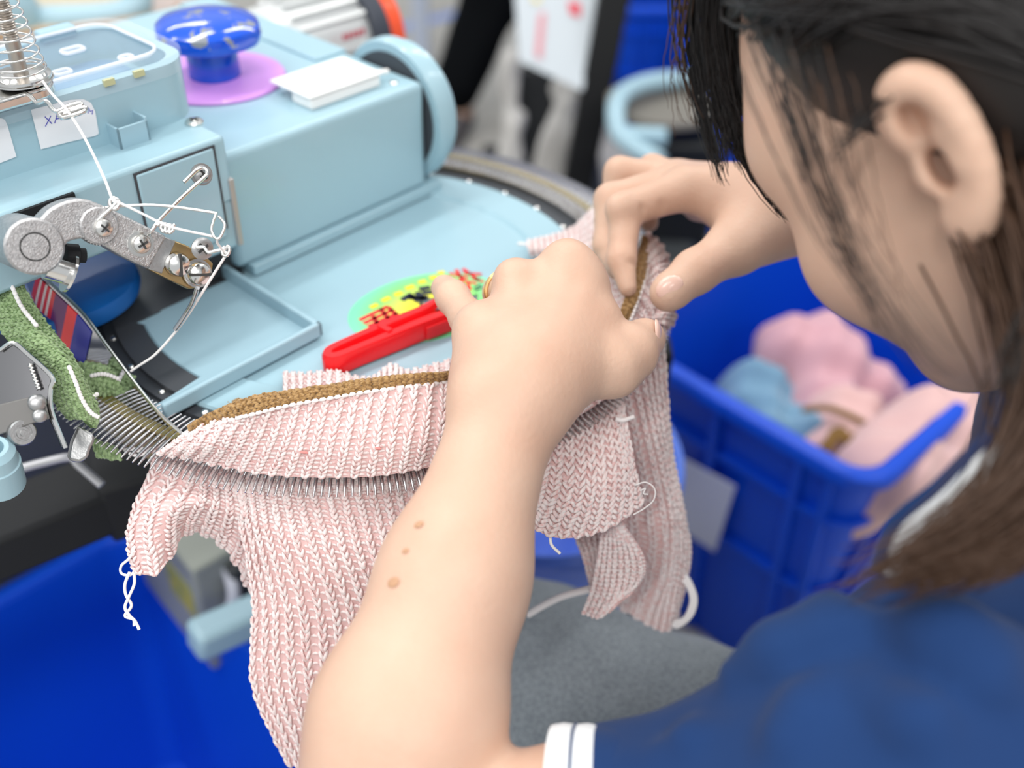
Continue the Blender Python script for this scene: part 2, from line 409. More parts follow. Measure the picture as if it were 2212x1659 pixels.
def screw(parent, P, nrm, r, h, m=SCREWM, cross=True, ang=0.3, name='screw', washer=0):
    M = frame(P, nrm); c, s_ = math.cos(ang), math.sin(ang); R = np.eye(4); R[:2, :2] = [[c, -s_], [s_, c]]; M = M @ R
    mb = MB(); mb.lathe([(r * 0.96, -0.001), (r, h * 0.25), (r * 0.86, h * 0.7), (r * 0.5, h * 0.94), (0.0, h)], 32, M=M)
    if washer: mb.lathe([(washer, -0.0018), (washer, -0.0004), (0, -0.0004)], 32, M=M)
    o = mb.build(name, m, parent)
    mb = MB(); mb.box((-r * 0.92, -r * 0.11, h * 0.52), (r * 0.92, r * 0.11, h * 1.03), M)
    if cross:
        mb = MB(); mb.box((-r * 0.55, -r * 0.12, h * 0.6), (r * 0.55, r * 0.12, h * 1.02), M); mb.box((-r * 0.12, -r * 0.55, h * 0.6), (r * 0.12, r * 0.55, h * 1.02), M)
    mb.build('screw_slot', SLOT, o, smooth=False)
    return o
screw(HB, (-0.0655, 0.0545, 0.1055), (0, 0, 1), 0.0052, 0.0022, cross=True)
mb = MB(); mb.box((-0.1125, 0.0525, 0.104), (-0.1110, 0.064, 0.1165)); mb.box((-0.1125, 0.0525, 0.104), (-0.0945, 0.0540, 0.1165)); mb.box((-0.0960, 0.0525, 0.104), (-0.0945, 0.064, 0.1185))
mb.build('cable_clip', BLUE2, HB, bevel=0.0004)

# paper stickers with handwriting
def paper_on(px_pts, b, name='sticker', th=0.0003):
    mb = MB(); pts = [onB(x, y, b) for x, y in px_pts]
    A = [p - V(0, th, 0) for p in pts]; n = len(A)
    mb.add(A + pts, [tuple(range(n)), tuple(range(2 * n - 1, n - 1, -1))] + [(i, n + i, n + (i + 1) % n, (i + 1) % n) for i in range(n)])
    return mb.build(name, PAPER, OB, smooth=False)
ST = paper_on([(66, 237), (150, 216), (180, 214), (196, 222), (205, 240), (213, 288), (206, 293), (150, 306), (88, 322)], 0.0632)
paper_on([(-60, 262), (2, 255), (10, 258), (16, 272), (35, 338), (-60, 375)], 0.0632)
def ink(strokes):
    mb = MB()
    for s_ in strokes: mb.tube([onB(x, y, 0.0629) for x, y in s_], 0.00028, 5)
    mb.build('handwriting', INK, ST)
ink([[(97, 252), (112, 267)], [(110, 250), (98, 273)], [(118, 266), (124, 244), (133, 259)], [(120, 257), (130, 255)], [(137, 258), (140, 243), (146, 256)], [(148, 256), (150, 240), (157, 253), (158, 238)],
     [(163, 248), (164, 234), (171, 240), (164, 243), (172, 250)], [(183, 243), (183, 234), (190, 232), (190, 245)], [(192, 234), (195, 241), (200, 238), (199, 247)]])

# blue hub under the head
mb = MB(); mb.lathe([(0, 0.0), (0.045, 0.0), (0.046, 0.004), (0.0445, 0.010), (0.036, 0.012), (0.0, 0.012)], 64, M=Matrix.Translation((-0.150, 0.093, 0.012)))
mb.build('hub', mat('deep_blue_plastic', '#1264b4', 0.35), MA)

# ---- yarn tension unit on the lid: base, discs, spring on a threaded post, wire eye
b0 = onZ(48, 168, 0.150); bx, by = b0[0], b0[1]
mb = MB(); mb.prism([(p[0] + bx, p[1] + by) for p in rrect(-0.05, -0.013, 0.0135, 0.013, 0.0125, 8)], 0.1415, 0.1475); TB = mb.build('tension_unit', CHROME, MA, bevel=0.0015, seg=3)
for (r, z0, nm) in ((0.0148, 0.1478, 'tension_disc'), (0.0140, 0.1515, 'tension_disc')):
    mb = MB(); mb.lathe([(0.003, z0), (r * 0.75, z0), (r * 0.93, z0 + (0.0012 if z0 < 0.15 else -0.0006)), (r, z0 + (0.0016 if z0 < 0.15 else -0.0010)), (r * 0.99, z0 + 0.0022 - (0 if z0 < 0.15 else 0.0020)), (r * 0.72, z0 + 0.0012), (0.003, z0 + 0.0012)], 48, M=Matrix.Translation((bx, by, 0)))
    mb.build(nm, CHROME, TB)
mb = MB(); mb.lathe([(0.0, 0.147), (0.0036, 0.147), (0.0036, 0.170), (0.0031, 0.1705)] + [(0.0031 + 0.0007 * (i % 2), 0.171 + 0.0006 * i) for i in range(56)] + [(0.0, 0.205)], 24, M=Matrix.Translation((bx, by, 0)))
mb.build('post', mat('aged_steel', (0.55, 0.50, 0.45), 0.35, 1.0), TB, angle=20)
pth = []
turns = 10.5
for i in range(int(turns * 28) + 1):
    a = 2 * math.pi * i / 28; f = i / (turns * 28)
    fz = min(f / 0.12, 1) * 0.002 + max(f - 0.12, 0) * 0.048
    r = 0.0122 - 0.0062 * max(0, (f - 0.1) / 0.9)
    pth.append((bx + r * math.cos(a), by + r * math.sin(a), 0.1535 + fz))
mb = MB(); mb.tube(pth, 0.00055, 8); mb.build('spring', CHROME, TB, angle=80)
mb = MB(); mb.lathe([(0.0, 0.198), (0.0078, 0.198), (0.0088, 0.2), (0.0088, 0.206), (0.0, 0.206)], 32, M=Matrix.Translation((bx, by, 0))); mb.build('nut', CHROME, TB, bevel=0.0006)
def wire(name, pts, t, r, m=CHROME, parent=MA, n=None, seg=8):
    P = [inD(x, y, t[i] if not np.isscalar(t) else t) for i, (x, y) in enumerate(pts)]
    mb = MB(); mb.tube(crom(P, n or len(pts) * 8), r, seg); return mb.build(name, m, parent, angle=80)
wt = 0.478
wire('wire_eye', [(42, 196), (62, 205), (80, 222), (100, 218), (120, 240), (150, 228), (172, 223), (174, 229), (140, 240), (128, 248), (140, 254), (178, 242), (186, 236), (180, 232), (150, 242), (132, 250)], [0.487, 0.483, 0.480, 0.478] + [wt] * 5 + [0.476, 0.474, 0.474] + [wt] * 4, 0.0011, parent=TB)

# ---- take-up arm in front of the head
PA = inD(240, 485, 0.468); camL = LOC(ORI)
vdir = camL - PA; vdir /= np.linalg.norm(vdir); nrm = vdir * 0.78 + V(0.25, -0.62, 0) * 0.6; nrm /= np.linalg.norm(nrm)
xa = inD(340, 545, 0.468) - PA
MAr = frame(PA, nrm, xa)
def PL(px, py, z=0.0):
    d0 = camL; d1 = inD(px, py, 0.5) - camL; o = MAr[:3, 3] + MAr[:3, 2] * z; n_ = MAr[:3, 2]
    P = d0 + d1 * (((o - d0) @ n_) / (d1 @ n_)); q = P - MAr[:3, 3]
    return (q @ MAr[:3, 0], q @ MAr[:3, 1])
def PLz(px, py, z=0.0):
    x, y = PL(px, py, z); return MAr[:3, 3] + MAr[:3, 0] * x + MAr[:3, 1] * y + MAr[:3, 2] * z
def ccw(p):
    a = sum(p[i][0] * p[(i + 1) % len(p)][1] - p[(i + 1) % len(p)][0] * p[i][1] for i in range(len(p))); return p if a > 0 else p[::-1]
top = crom([(84, 476), (110, 450), (145, 434), (182, 430), (225, 445), (290, 476), (361, 511)], 26)
bot = crom([(322, 582), (262, 553), (208, 522), (177, 516), (150, 522), (132, 536), (100, 520)], 20)
outl = ccw([PL(x, y) for x, y in list(top) + list(bot)])
mb = MB(); mb.prism(outl, -0.013, 0.0, MAr); ARM = mb.build('take_up_arm', CAST, MA, bevel=0.0012)
Mb_ = MAr.copy(); Mb_[:3, 3] = PLz(76, 533, 0.003)
mb = MB(); mb.lathe([(0.0, -0.034), (0.0128, -0.034), (0.0128, -0.001), (0.0118, 0.0), (0.0066, 0.0), (0.0064, -0.0006), (0.0060, -0.0006), (0.0058, 0.0001), (0.0, 0.0002)], 56, M=Mb_)
BO = mb.build('boss', CAST, ARM, angle=25)
mb = MB(); mb.tube([Mb_[:3, 3] + Mb_[:3, 2] * 0.0 + Mb_[:3, 0] * 0.0062 * math.cos(2 * math.pi * i / 40) + Mb_[:3, 1] * 0.0062 * math.sin(2 * math.pi * i / 40) for i in range(40)], 0.00035, 6, closed=True); mb.build('groove', SLOT, BO)
bp = ccw([PL(x, y) for x, y in ((358, 512), (405, 530), (440, 548), (464, 570), (462, 585), (430, 622), (412, 626), (322, 582))])
mb = MB(); mb.prism(bp, -0.010, -0.002, MAr); BE = mb.build('brass_end', mat('worn_brass', (0.50, 0.36, 0.18), 0.38, 1.0), ARM, bevel=0.0006)
bp2 = ccw([PL(x, y) for x, y in ((350, 508), (382, 522), (352, 592), (322, 582))])
mb = MB(); mb.prism(bp2, -0.011, -0.0012, MAr); mb.build('clamp_plate', SATIN, ARM, bevel=0.0005)
screw(ARM, PLz(223, 492, 0.003), nrm, 0.0044, 0.003, washer=0.0, ang=0.5)
screw(ARM, PLz(305, 527, 0.001), nrm, 0.0046, 0.003, washer=0.0062, ang=0.2)
screw(ARM, PLz(383, 571, 0.0), nrm, 0.0060, 0.0052, CHROME, cross=False, ang=1.25)
screw(ARM, PLz(428, 591, 0.001), nrm, 0.0060, 0.0052, CHROME, cross=False, ang=-0.35, washer=0.0072)
Mk = MAr.copy(); Mk[:3, 3] = PLz(212, 487, 0.0)
mb = MB(); mb.lathe([(0.0, -0.004), (0.0088, -0.004), (0.0088, 0.002), (0.0080, 0.0028), (0.0, 0.0028)], 40, M=Mk)
for i in range(40):
    a = 2 * math.pi * i / 40; mb.tube([Mk[:3, 3] + (Mk[:3, 0] * math.cos(a) + Mk[:3, 1] * math.sin(a)) * 0.0089 + Mk[:3, 2] * z for z in (-0.004, 0.0018)], 0.0004, 5)
mb.build('knurled_collar', CAST, ARM, angle=25)
mb = MB(); mb.tube([PLz(100, 575, -0.012), PLz(150, 590, -0.012)], 0.006, 24); mb.tube([PLz(146, 589, -0.012), PLz(152, 591, -0.012)], 0.0095, 24); mb.build('shaft', CHROME, ARM, angle=30)
mb = MB(); mb.tube([PLz(140, 550, -0.016), PLz(184, 552, -0.016)], 0.0036, 12); mb.tube([PLz(140, 550, -0.016), PLz(168, 552, -0.016)], 0.0055, 12); mb.build('set_screw', BLACK, ARM, angle=30)
tw = 0.462
wire('wire_guide', [(208, 484), (213, 475), (232, 458), (246, 445), (252, 434), (246, 428), (238, 434), (240, 446), (250, 451), (257, 440), (252, 431), (244, 433)], tw, 0.0011, parent=ARM)
wire('wire_spring', [(178, 476), (200, 455), (232, 448), (262, 445), (330, 443), (400, 450), (464, 460), (466, 463), (460, 480), (457, 495), (463, 512), (474, 514), (485, 490), (482, 478), (472, 467)], 0.464, 0.0007, parent=ARM)
wire('wire_guide', [(322, 508), (328, 497), (350, 470), (400, 420), (440, 384), (447, 374), (443, 365), (433, 364), (422, 370), (397, 394)], [0.474, 0.472, 0.474, 0.482, 0.490, 0.492, 0.492, 0.491, 0.489, 0.486], 0.0010, parent=ARM)
wire('wire_coil', [(340, 487), (350, 482), (358, 494), (352, 500), (348, 490), (358, 484), (366, 494), (360, 502), (357, 492), (366, 486), (374, 496), (366, 503), (368, 495), (378, 484)], 0.470, 0.0009, parent=ARM)
wire('wire_guide', [(425, 535), (440, 534), (450, 545), (470, 541), (486, 538), (492, 532), (496, 540), (490, 552), (482, 550), (480, 540), (486, 532)], 0.478, 0.0009, parent=ARM)
screw(ARM, inD(437, 377, 0.497), nrm, 0.0045, 0.0025, SATIN, washer=0.0055)
screw(ARM, inD(437, 537, 0.485), nrm, 0.0055, 0.0015, SATIN)
HK = [(426, 622), (416, 652), (405, 672), (392, 692), (378, 712)]
wire('hook_needle', HK, [0.486, 0.492, 0.497, 0.50, 0.502], [0.0016] * 40, NEEDLE, ARM, n=40) if False else wire('hook_needle', HK, [0.486, 0.492, 0.497, 0.50, 0.502], 0.0012, NEEDLE, ARM)

# ---- tray on the dial plate
mb = MB()
mb.box((-0.165, -0.0365, 0.0), (-0.0595, -0.0325, 0.0095)); mb.box((-0.0635, -0.0365, 0.0), (-0.0595, 0.060, 0.0095))
mb.build('tray_wall', BLUE2, MA, bevel=0.0014, seg=3)
fl = [(-0.062, -0.034), (-0.062, 0.053), (-0.110, 0.053), (-0.117, 0.050), (-0.128, 0.052)]
fl += [(0.1335 * math.cos(math.radians(a)) * 1.0, 0.1335 * math.sin(math.radians(a))) for a in range(160, 189, 4)] + [(-0.150, -0.021), (-0.166, -0.0225), (-0.1655, -0.034)]
mb = MB(); mb.prism(ccw(fl), -0.002, 0.0008); mb.build('tray_floor', BLUE2, MA, bevel=0.0005)
dk = [(-0.05, 0.054), (-0.05, 0.125)] + [(0.1505 * math.cos(math.radians(a)), 0.1505 * math.sin(math.radians(a))) for a in range(115, 192, 4)] + [(0.1345 * math.cos(math.radians(a)), 0.1345 * math.sin(math.radians(a))) for a in range(189, 156, -4)]
mb = MB(); mb.prism(ccw(dk), -0.003, 0.0006); mb.build('dark_plate', mat('dark_grey_plate', (0.075, 0.08, 0.09), 0.42, 0.3), MA)

# ---- card sticker on the plate
def CZ(px, py, z=0.0002): q = onZ(px, py, -0.0015); return (q[0], q[1])
CARD = mat('card_yellow_green', '#c8e04a', 0.35, coat=0.3)
nt = CARD.node_tree; b = nt.nodes['Principled BSDF']; tc = nt.nodes.new('ShaderNodeTexCoord'); gr = nt.nodes.new('ShaderNodeTexGradient'); gr.gradient_type = 'SPHERICAL'
mp = nt.nodes.new('ShaderNodeMapping'); mp.inputs['Location'].default_value = (-0.5 * 2, -0.5 * 2, 0); mp.inputs['Scale'].default_value = (2, 2, 0)
rp = nt.nodes.new('ShaderNodeValToRGB'); els = rp.color_ramp.elements
els[0].position = 0.0; els[0].color = (*lin('#7fdcb0'), 1); els[1].position = 0.75; els[1].color = (*lin('#f2ea3c'), 1)
e = els.new(0.28); e.color = (*lin('#86e07a'), 1)
nt.links.new(tc.outputs['Generated'], mp.inputs['Vector']); nt.links.new(mp.outputs['Vector'], gr.inputs['Vector']); nt.links.new(gr.outputs['Color'], rp.inputs['Fac']); nt.links.new(rp.outputs['Color'], b.inputs['Base Color'])
cc = V(*CZ(922, 660)); 
el = []
ax1 = V(*CZ(1080, 600)) - V(*CZ(768, 690)); La = np.linalg.norm(ax1) / 2; ax1 /= np.linalg.norm(ax1); ax2 = V(-ax1[1], ax1[0])
for i in range(72):
    a = 2 * math.pi * i / 72; p = cc + ax1 * La * math.cos(a) + ax2 * 0.035 * math.sin(a); el.append((p[0], p[1]))
CD = thing('product_card', 'oval yellow-green card with red characters lying under the red snips', 'card', tuple(DC + V(0, 0, -0.0022)), A0)
mb = MB(); mb.prism(el, 0.0, 0.0004); mb.build('card', CARD, CD, smooth=False)
CARDRED = mat('card_red', '#e0202c', 0.4); CARDBLK = mat('card_black', '#23283a', 0.4); CARDYEL = mat('card_yellow', '#e8d92c', 0.4)
def strokes(name, segs, w, m):
    mb = MB()
    for (x0, y0), (x1, y1) in segs:
        p, q = V(*CZ(x0, y0)), V(*CZ(x1, y1)); d = q - p; d /= np.linalg.norm(d) + 1e-9; s_ = V(-d[1], d[0]) * w / 2
        mb.prism(ccw([tuple(p - s_), tuple(q - s_), tuple(q + s_), tuple(p + s_)]), 0.0004, 0.0007)
    mb.build(name, m, CD, smooth=False)
strokes('red_character', [((777, 691), (838, 661)), ((786, 698), (850, 668)), ((795, 705), (858, 676)), ((804, 712), (864, 686)), ((822, 666), (848, 700)), ((806, 682), (820, 708)), ((838, 662), (862, 684))], 0.0029, CARDRED)
strokes('red_character', [((970, 590), (1012, 600)), ((985, 582), (1000, 604)), ((1000, 580), (1036, 606)), ((990, 604), (1030, 612)), ((1010, 612), (1016, 626)), ((1002, 590), (1040, 592)), ((1020, 600), (1045, 608)), ((975, 600), (990, 610))], 0.0024, CARDRED)
strokes('black_emblem', [((868, 648), (890, 634)), ((885, 640), (915, 645)), ((900, 630), (925, 655)), ((895, 650), (925, 640)), ((905, 624), (930, 620)), ((930, 655), (905, 655)), ((912, 632), (936, 630)), ((880, 642), (900, 644))], 0.0042, CARDBLK)
strokes('yellow_lettering', [((800, 664), (816, 657)), ((825, 650), (842, 642)), ((852, 637), (868, 631)), ((876, 623), (894, 617)), ((904, 610), (920, 606)), ((928, 601), (944, 596)), ((945, 590), (960, 587))], 0.0035, CARDYEL)
strokes('black_lettering', [((1024, 622), (1040, 614)), ((1026, 628), (1042, 620)), ((1020, 640), (1032, 636))], 0.0014, CARDBLK)
# ------------------------------------------------------------------ knitted fabric: a sheet whose stitches are real yarn loops
def yarn_mat(name, c1, c2, c3, scale=520, rough=0.85):
    m = mat(name, c1, rough, sheen=0.25, spec=0.2)
    nt = m.node_tree; b = nt.nodes['Principled BSDF']; tc = nt.nodes.new('ShaderNodeTexCoord')
    n = nt.nodes.new('ShaderNodeTexNoise'); n.inputs['Scale'].default_value = scale; n.inputs['Detail'].default_value = 2
    r = nt.nodes.new('ShaderNodeValToRGB'); e = r.color_ramp.elements
    e[0].position = 0.36; e[0].color = (*lin(c3), 1); e[1].position = 0.6; e[1].color = (*lin(c1), 1); q = e.new(0.46); q.color = (*lin(c2), 1)
    nt.links.new(tc.outputs['Object'], n.inputs['Vector']); nt.links.new(n.outputs['Fac'], r.inputs['Fac']); nt.links.new(r.outputs['Color'], b.inputs['Base Color'])
    n2 = nt.nodes.new('ShaderNodeTexNoise'); n2.inputs['Scale'].default_value = 2600
    bp = nt.nodes.new('ShaderNodeBump'); bp.inputs['Strength'].default_value = 0.5; bp.inputs['Distance'].default_value = 0.0004
    nt.links.new(tc.outputs['Object'], n2.inputs['Vector']); nt.links.new(n2.outputs['Fac'], bp.inputs['Height']); nt.links.new(bp.outputs['Normal'], b.inputs['Normal'])
    return m
PINKY = yarn_mat('pink_marl_yarn', '#fbf3f1', '#f7e5e3', '#eec9c6')
PINKB = mat('pink_knit_ground', '#f3d0cd', 0.9, sheen=0.2, spec=0.1)
def translucent(m, col, amt):
    nt = m.node_tree; b = nt.nodes['Principled BSDF']; o = nt.nodes['Material Output']
    t = nt.nodes.new('ShaderNodeBsdfTranslucent'); t.inputs['Color'].default_value = (*lin(col), 1); x = nt.nodes.new('ShaderNodeMixShader'); x.inputs[0].default_value = amt
    nt.links.new(b.outputs[0], x.inputs[1]); nt.links.new(t.outputs[0], x.inputs[2]); nt.links.new(x.outputs[0], o.inputs['Surface'])
translucent(PINKY, '#f9d2cc', 0.15); translucent(PINKB, '#f8c2bb', 0.22)
BROWNY = yarn_mat('golden_brown_yarn', '#b08e60', '#9b784b', '#7e5f37')
BROWNB = mat('brown_knit_ground', '#775a35', 0.9, spec=0.1)
WHITEY = mat('white_yarn', '#f3efee', 0.85, spec=0.2)
GREENY = yarn_mat('green_yarn', '#a3bb8c', '#90a978', '#768e60')
GREENB = mat('green_knit_ground', '#6d875a', 0.9, spec=0.1)

def surf(C):
    """Smooth surface through the control grid C (columns x rows x 3): S(u, v) with u, v in 0..1."""
    C = np.asarray(C, float); n, m = C.shape[:2]
    E_ = np.zeros((n + 2, m + 2, 3)); E_[1:-1, 1:-1] = C
    E_[0, 1:-1] = 2 * C[0] - C[1]; E_[-1, 1:-1] = 2 * C[-1] - C[-2]
    E_[:, 0] = 2 * E_[:, 1] - E_[:, 2]; E_[:, -1] = 2 * E_[:, -2] - E_[:, -3]
    def w(f): return [0.5 * (-f + 2 * f ** 2 - f ** 3), 0.5 * (2 - 5 * f ** 2 + 3 * f ** 3), 0.5 * (f + 4 * f ** 2 - 3 * f ** 3), 0.5 * (-f ** 2 + f ** 3)]
    def S(u, v):
        u = np.asarray(u, float) * (n - 1); v = np.asarray(v, float) * (m - 1)
        i = np.clip(np.floor(u).astype(int), 0, n - 2); j = np.clip(np.floor(v).astype(int), 0, m - 2)
        wu = w(u - i); wv = w(v - j); out = 0
        for a in range(4):
            for b in range(4): out = out + (wu[a] * wv[b])[..., None] * E_[i + a, j + b]
        return out
    return S
def frames(S, u, v, face):
    e = 1e-3
    tu = S(u + e, v) - S(u - e, v); tv = S(u, v + e) - S(u, v - e)
    tu /= np.linalg.norm(tu, axis=-1)[..., None] + 1e-12; tv /= np.linalg.norm(tv, axis=-1)[..., None] + 1e-12
    N = np.cross(tu, tv); N /= np.linalg.norm(N, axis=-1)[..., None] + 1e-12
    return tu, tv, N * face
def knit(name, parent, C, nu, nv, yr=0.00085, rib=True, mats=None, relief=0.0008, jit=0.00018, seed=1, rel=None, iM=None, th=0.0012, flip=False):
    mats = mats or (PINKY, PINKB)
    S0 = surf(C); rng = np.random.default_rng(seed)
    c0 = S0(V(0.5), V(0.5))[0]; t_, v_, N_ = frames(S0, V(0.5), V(0.5), 1.0)
    face = 1.0 if N_[0] @ (ORI - c0) > 0 else -1.0
    if flip: face = -face
    def S(u, v): return S0(u, v)
    # stitch template: leg paths in cell coordinates (u, v) with height w
    if rib:
        legs = [([(.10, -.10, .2), (.13, .2, 1.0), (.20, .55, 1.25), (.28, .9, .9), (.31, 1.15, .1)], 1.0), ([(.56, -.10, .2), (.53, .2, 1.0), (.46, .55, 1.25), (.38, .9, .9), (.35, 1.15, .1)], 1.0),
                ([(.58, .62, -.9), (.68, .42, -.35), (.80, .36, -.2), (.92, .42, -.35), (1.04, .62, -.9)], 0.85)]
    else:
        legs = [([(.06, -.12, .0), (.10, .2, .9), (.24, .55, 1.1), (.40, .9, .8), (.46, 1.15, .0)], 1.0), ([(.94, -.12, .0), (.90, .2, .9), (.76, .55, 1.1), (.60, .9, .8), (.54, 1.15, .0)], 1.0)]
    prof = np.array([.55, 1.0, 1.1, 1.0, .5]); K = 6
    I, J = np.meshgrid(np.arange(nu), np.arange(nv), indexing='ij'); I = I.ravel(); J = J.ravel(); nc = len(I)
    mb = MB(); ang = 2 * np.pi * np.arange(K) / K
    for path, sc in legs:
        path = np.array(path)
        ju = rng.normal(0, 0.03, (nc, 1)); jv = rng.normal(0, 0.04, (nc, 1))
        U = np.clip((I[:, None] + path[None, :, 0] + ju) / nu, -0.01, 1.01); W = np.clip((J[:, None] + path[None, :, 1] + jv) / nv, -0.01, 1.01)
        tu, tv, N = frames(S, U, W, face)
        ctr = S(U, W) + N * (path[None, :, 2, None] * relief + rng.normal(0, jit, (nc, 1, 1)))
        d = np.gradient(ctr, axis=1); d /= np.linalg.norm(d, axis=2)[..., None] + 1e-12
        s_ = np.cross(d, N); s_ /= np.linalg.norm(s_, axis=2)[..., None] + 1e-12; n2 = np.cross(s_, d)
        rr = yr * sc * prof[None, :, None, None] * (1 + rng.normal(0, 0.08, (nc, 1, 1, 1)))
        ring = ctr[:, :, None] + rr * (np.cos(ang)[None, None, :, None] * s_[:, :, None] + np.sin(ang)[None, None, :, None] * n2[:, :, None] * 0.85)
        L = 5; base = (np.arange(nc) * L * K)[:, None, None]; l = np.arange(L - 1)[None, :, None] * K; k = np.arange(K)[None, None, :]; k2 = (k + 1) % K
        q = np.stack([base + l + k, base + l + k2, base + l + K + k2, base + l + K + k], -1).reshape(-1, 4)
        mb.cur = 0; mb.add(ring.reshape(-1, 3), q.tolist())
    gu = np.linspace(0, 1, nu * 4 + 1); gv = np.linspace(0, 1, nv * 2 + 1); GU, GV = np.meshgrid(gu, gv, indexing='ij')
    tu, tv, N = frames(S, np.clip(GU, 0.002, 0.998), np.clip(GV, 0.002, 0.998), face)
    off = (-0.0008 + (relief * 0.55 * np.cos(2 * np.pi * (GU * nu - 0.33)) if rib else 0)) * np.ones_like(GU)
    mb.cur = 1; mb.slab(S(GU, GV) + N * off[..., None], th)
    return mb.build(name, list(mats), parent, angle=75, M=iM)
def pxz(rows):   # control grid from (x, y, height) triples, one list per column
    return [[ZP(x, y, z) for x, y, z in c] for c in rows]
def pxt(rows):   # control grid from (x, y, depth) triples
    return [[D(x, y, t) for x, y, t in c] for c in rows]

SW = thing('knit_sweater', 'pale pink ribbed knit sweater with brown edging hooked on the needle ring, hanging down', 'sweater', tuple(ZP(640, 1040, 0.0)))
iS = inv_of(SW)
zt, zm, zn = 0.034, 0.020, 0.0045
A_ = [[(405, 932, zt * .5), (372, 957, .011), (335, 980, zn)], [(470, 908, zt * .8), (432, 960, zm), (400, 990, zn)], [(540, 893, zt), (508, 960, zm), (480, 1008, zn)], [(620, 874, zt), (592, 960, zm), (560, 1024, zn)],
      [(700, 860, zt), (674, 960, zm), (650, 1031, zn)], [(780, 846, zt), (757, 960, zm), (740, 1032, zn)], [(860, 835, zt), (842, 950, zm), (830, 1027, zn)], [(940, 827, .030), (930, 940, .018), (915, 1012, zn)],
      [(1020, 817, .022), (1020, 920, .014), (1010, 989, zn)], [(1100, 802, .016), (1105, 890, .011), (1100, 969, zn)], [(1180, 777, .014), (1190, 860, .010), (1185, 934, zn)], [(1260, 742, .014), (1275, 815, .010), (1275, 882, zn)],
      [(1325, 703, .018), (1345, 765, .012), (1350, 829, zn)], [(1356, 655, .026), (1390, 705, .018), (1402, 779, zn)], [(1378, 605, .030), (1418, 655, .022), (1436, 729, zn)], [(1392, 560, .030), (1428, 600, .026), (1458, 670, .008)]]
knit('collar_panel', SW, pxz(A_), 38, 15, yr=0.00080, seed=2, iM=iS)
A3 = [[(612, 802, .004), (612, 840, .014), (610, 878, .026)], [(660, 806, .004), (660, 838, .015), (660, 868, .028)], [(720, 800, .004), (720, 830, .015), (720, 858, .028)], [(775, 815, .003), (775, 832, .015), (775, 850, .028)], [(812, 812, .004), (812, 830, .015), (812, 844, .028)],
      [(845, 787, .006), (845, 812, .016), (845, 840, .028)], [(880, 800, .004), (880, 818, .016), (880, 836, .028)], [(940, 786, .005), (940, 808, .015), (940, 828, .026)], [(1010, 765, .006), (1015, 790, .012), (1020, 818, .020)], [(1090, 745, .006), (1095, 775, .010), (1100, 803, .014)]]
knit('collar_lining', SW, pxz(A3), 26, 7, yr=0.00080, seed=3, iM=iS)
A2 = [[(1296, 530, .010), (1304, 610, .012), (1322, 700, .012)], [(1325, 528, .018), (1335, 610, .020), (1338, 698, .016)], [(1352, 530, .024), (1356, 600, .026), (1346, 695, .020)], [(1384, 535, .029), (1374, 600, .029), (1350, 690, .022)]]
knit('collar_lining', SW, pxz(A2), 8, 13, yr=0.00080, rib=False, seed=4, iM=iS)
G_ = [[(1383, 545, .030), (1388, 520, .032), (1398, 500, .026)], [(1392, 575, .030), (1412, 548, .034), (1432, 530, .026)], [(1400, 605, .028), (1424, 585, .034), (1452, 580, .022)], [(1410, 650, .024), (1435, 640, .028), (1463, 640, .014)], [(1418, 700, .016), (1440, 700, .018), (1458, 705, .006)]]
knit('shoulder_panel', SW, pxz(G_), 9, 8, seed=5, iM=iS)
H_ = [[(1138, 520, .006), (1140, 535, .010), (1148, 552, .004)], [(1190, 508, .006), (1195, 535, .013), (1200, 562, .006)], [(1240, 488, .008), (1247, 530, .018), (1252, 575, .010)], [(1272, 458, .010), (1282, 520, .022), (1292, 580, .012)], [(1300, 430, .012), (1318, 500, .022), (1330, 570, .016)]]
knit('sleeve_end', SW, pxz(H_), 16, 8, yr=0.0008, seed=6, iM=iS)
# the body hanging from the needles
def top(x, y): return LOC(ZP(x, y, -0.004))
def TD(P): return float((np.asarray(P) - ORI) @ FWD)
def drape(tops, rest, tt, nm, nu, nv, seed):
    G = []
    for i, (x, y) in enumerate(tops):
        G.append([ZP(x, y - 26, -0.004), ZP(x * .8 + rest[i][0][0] * .2, y + 24, -0.013)] + [D(px, py, tt[i][k]) for k, (px, py) in enumerate(rest[i])])
    knit(nm, SW, G, nu, nv, yr=0.00088, relief=0.0009, seed=seed, iM=iS)
drape([(330, 990), (398, 1012), (440, 1022), (478, 1030), (520, 1038), (562, 1045)],
      [[(290, 1085), (272, 1150), (277, 1200), (290, 1238)], [(352, 1085), (332, 1135), (336, 1188), (345, 1238)], [(430, 1082), (412, 1112), (403, 1136), (400, 1156)], [(480, 1092), (470, 1130), (462, 1152), (458, 1164)], [(530, 1112), (528, 1160), (516, 1200), (508, 1216)], [(560, 1130), (562, 1200), (552, 1260), (542, 1290)]],
      [[.497, .495, .494, .493], [.492, .488, .486, .486], [.492, .500, .506, .510], [.496, .508, .518, .524], [.498, .512, .524, .532], [.500, .514, .526, .534]], 'lower_corner', 8, 22, 7)
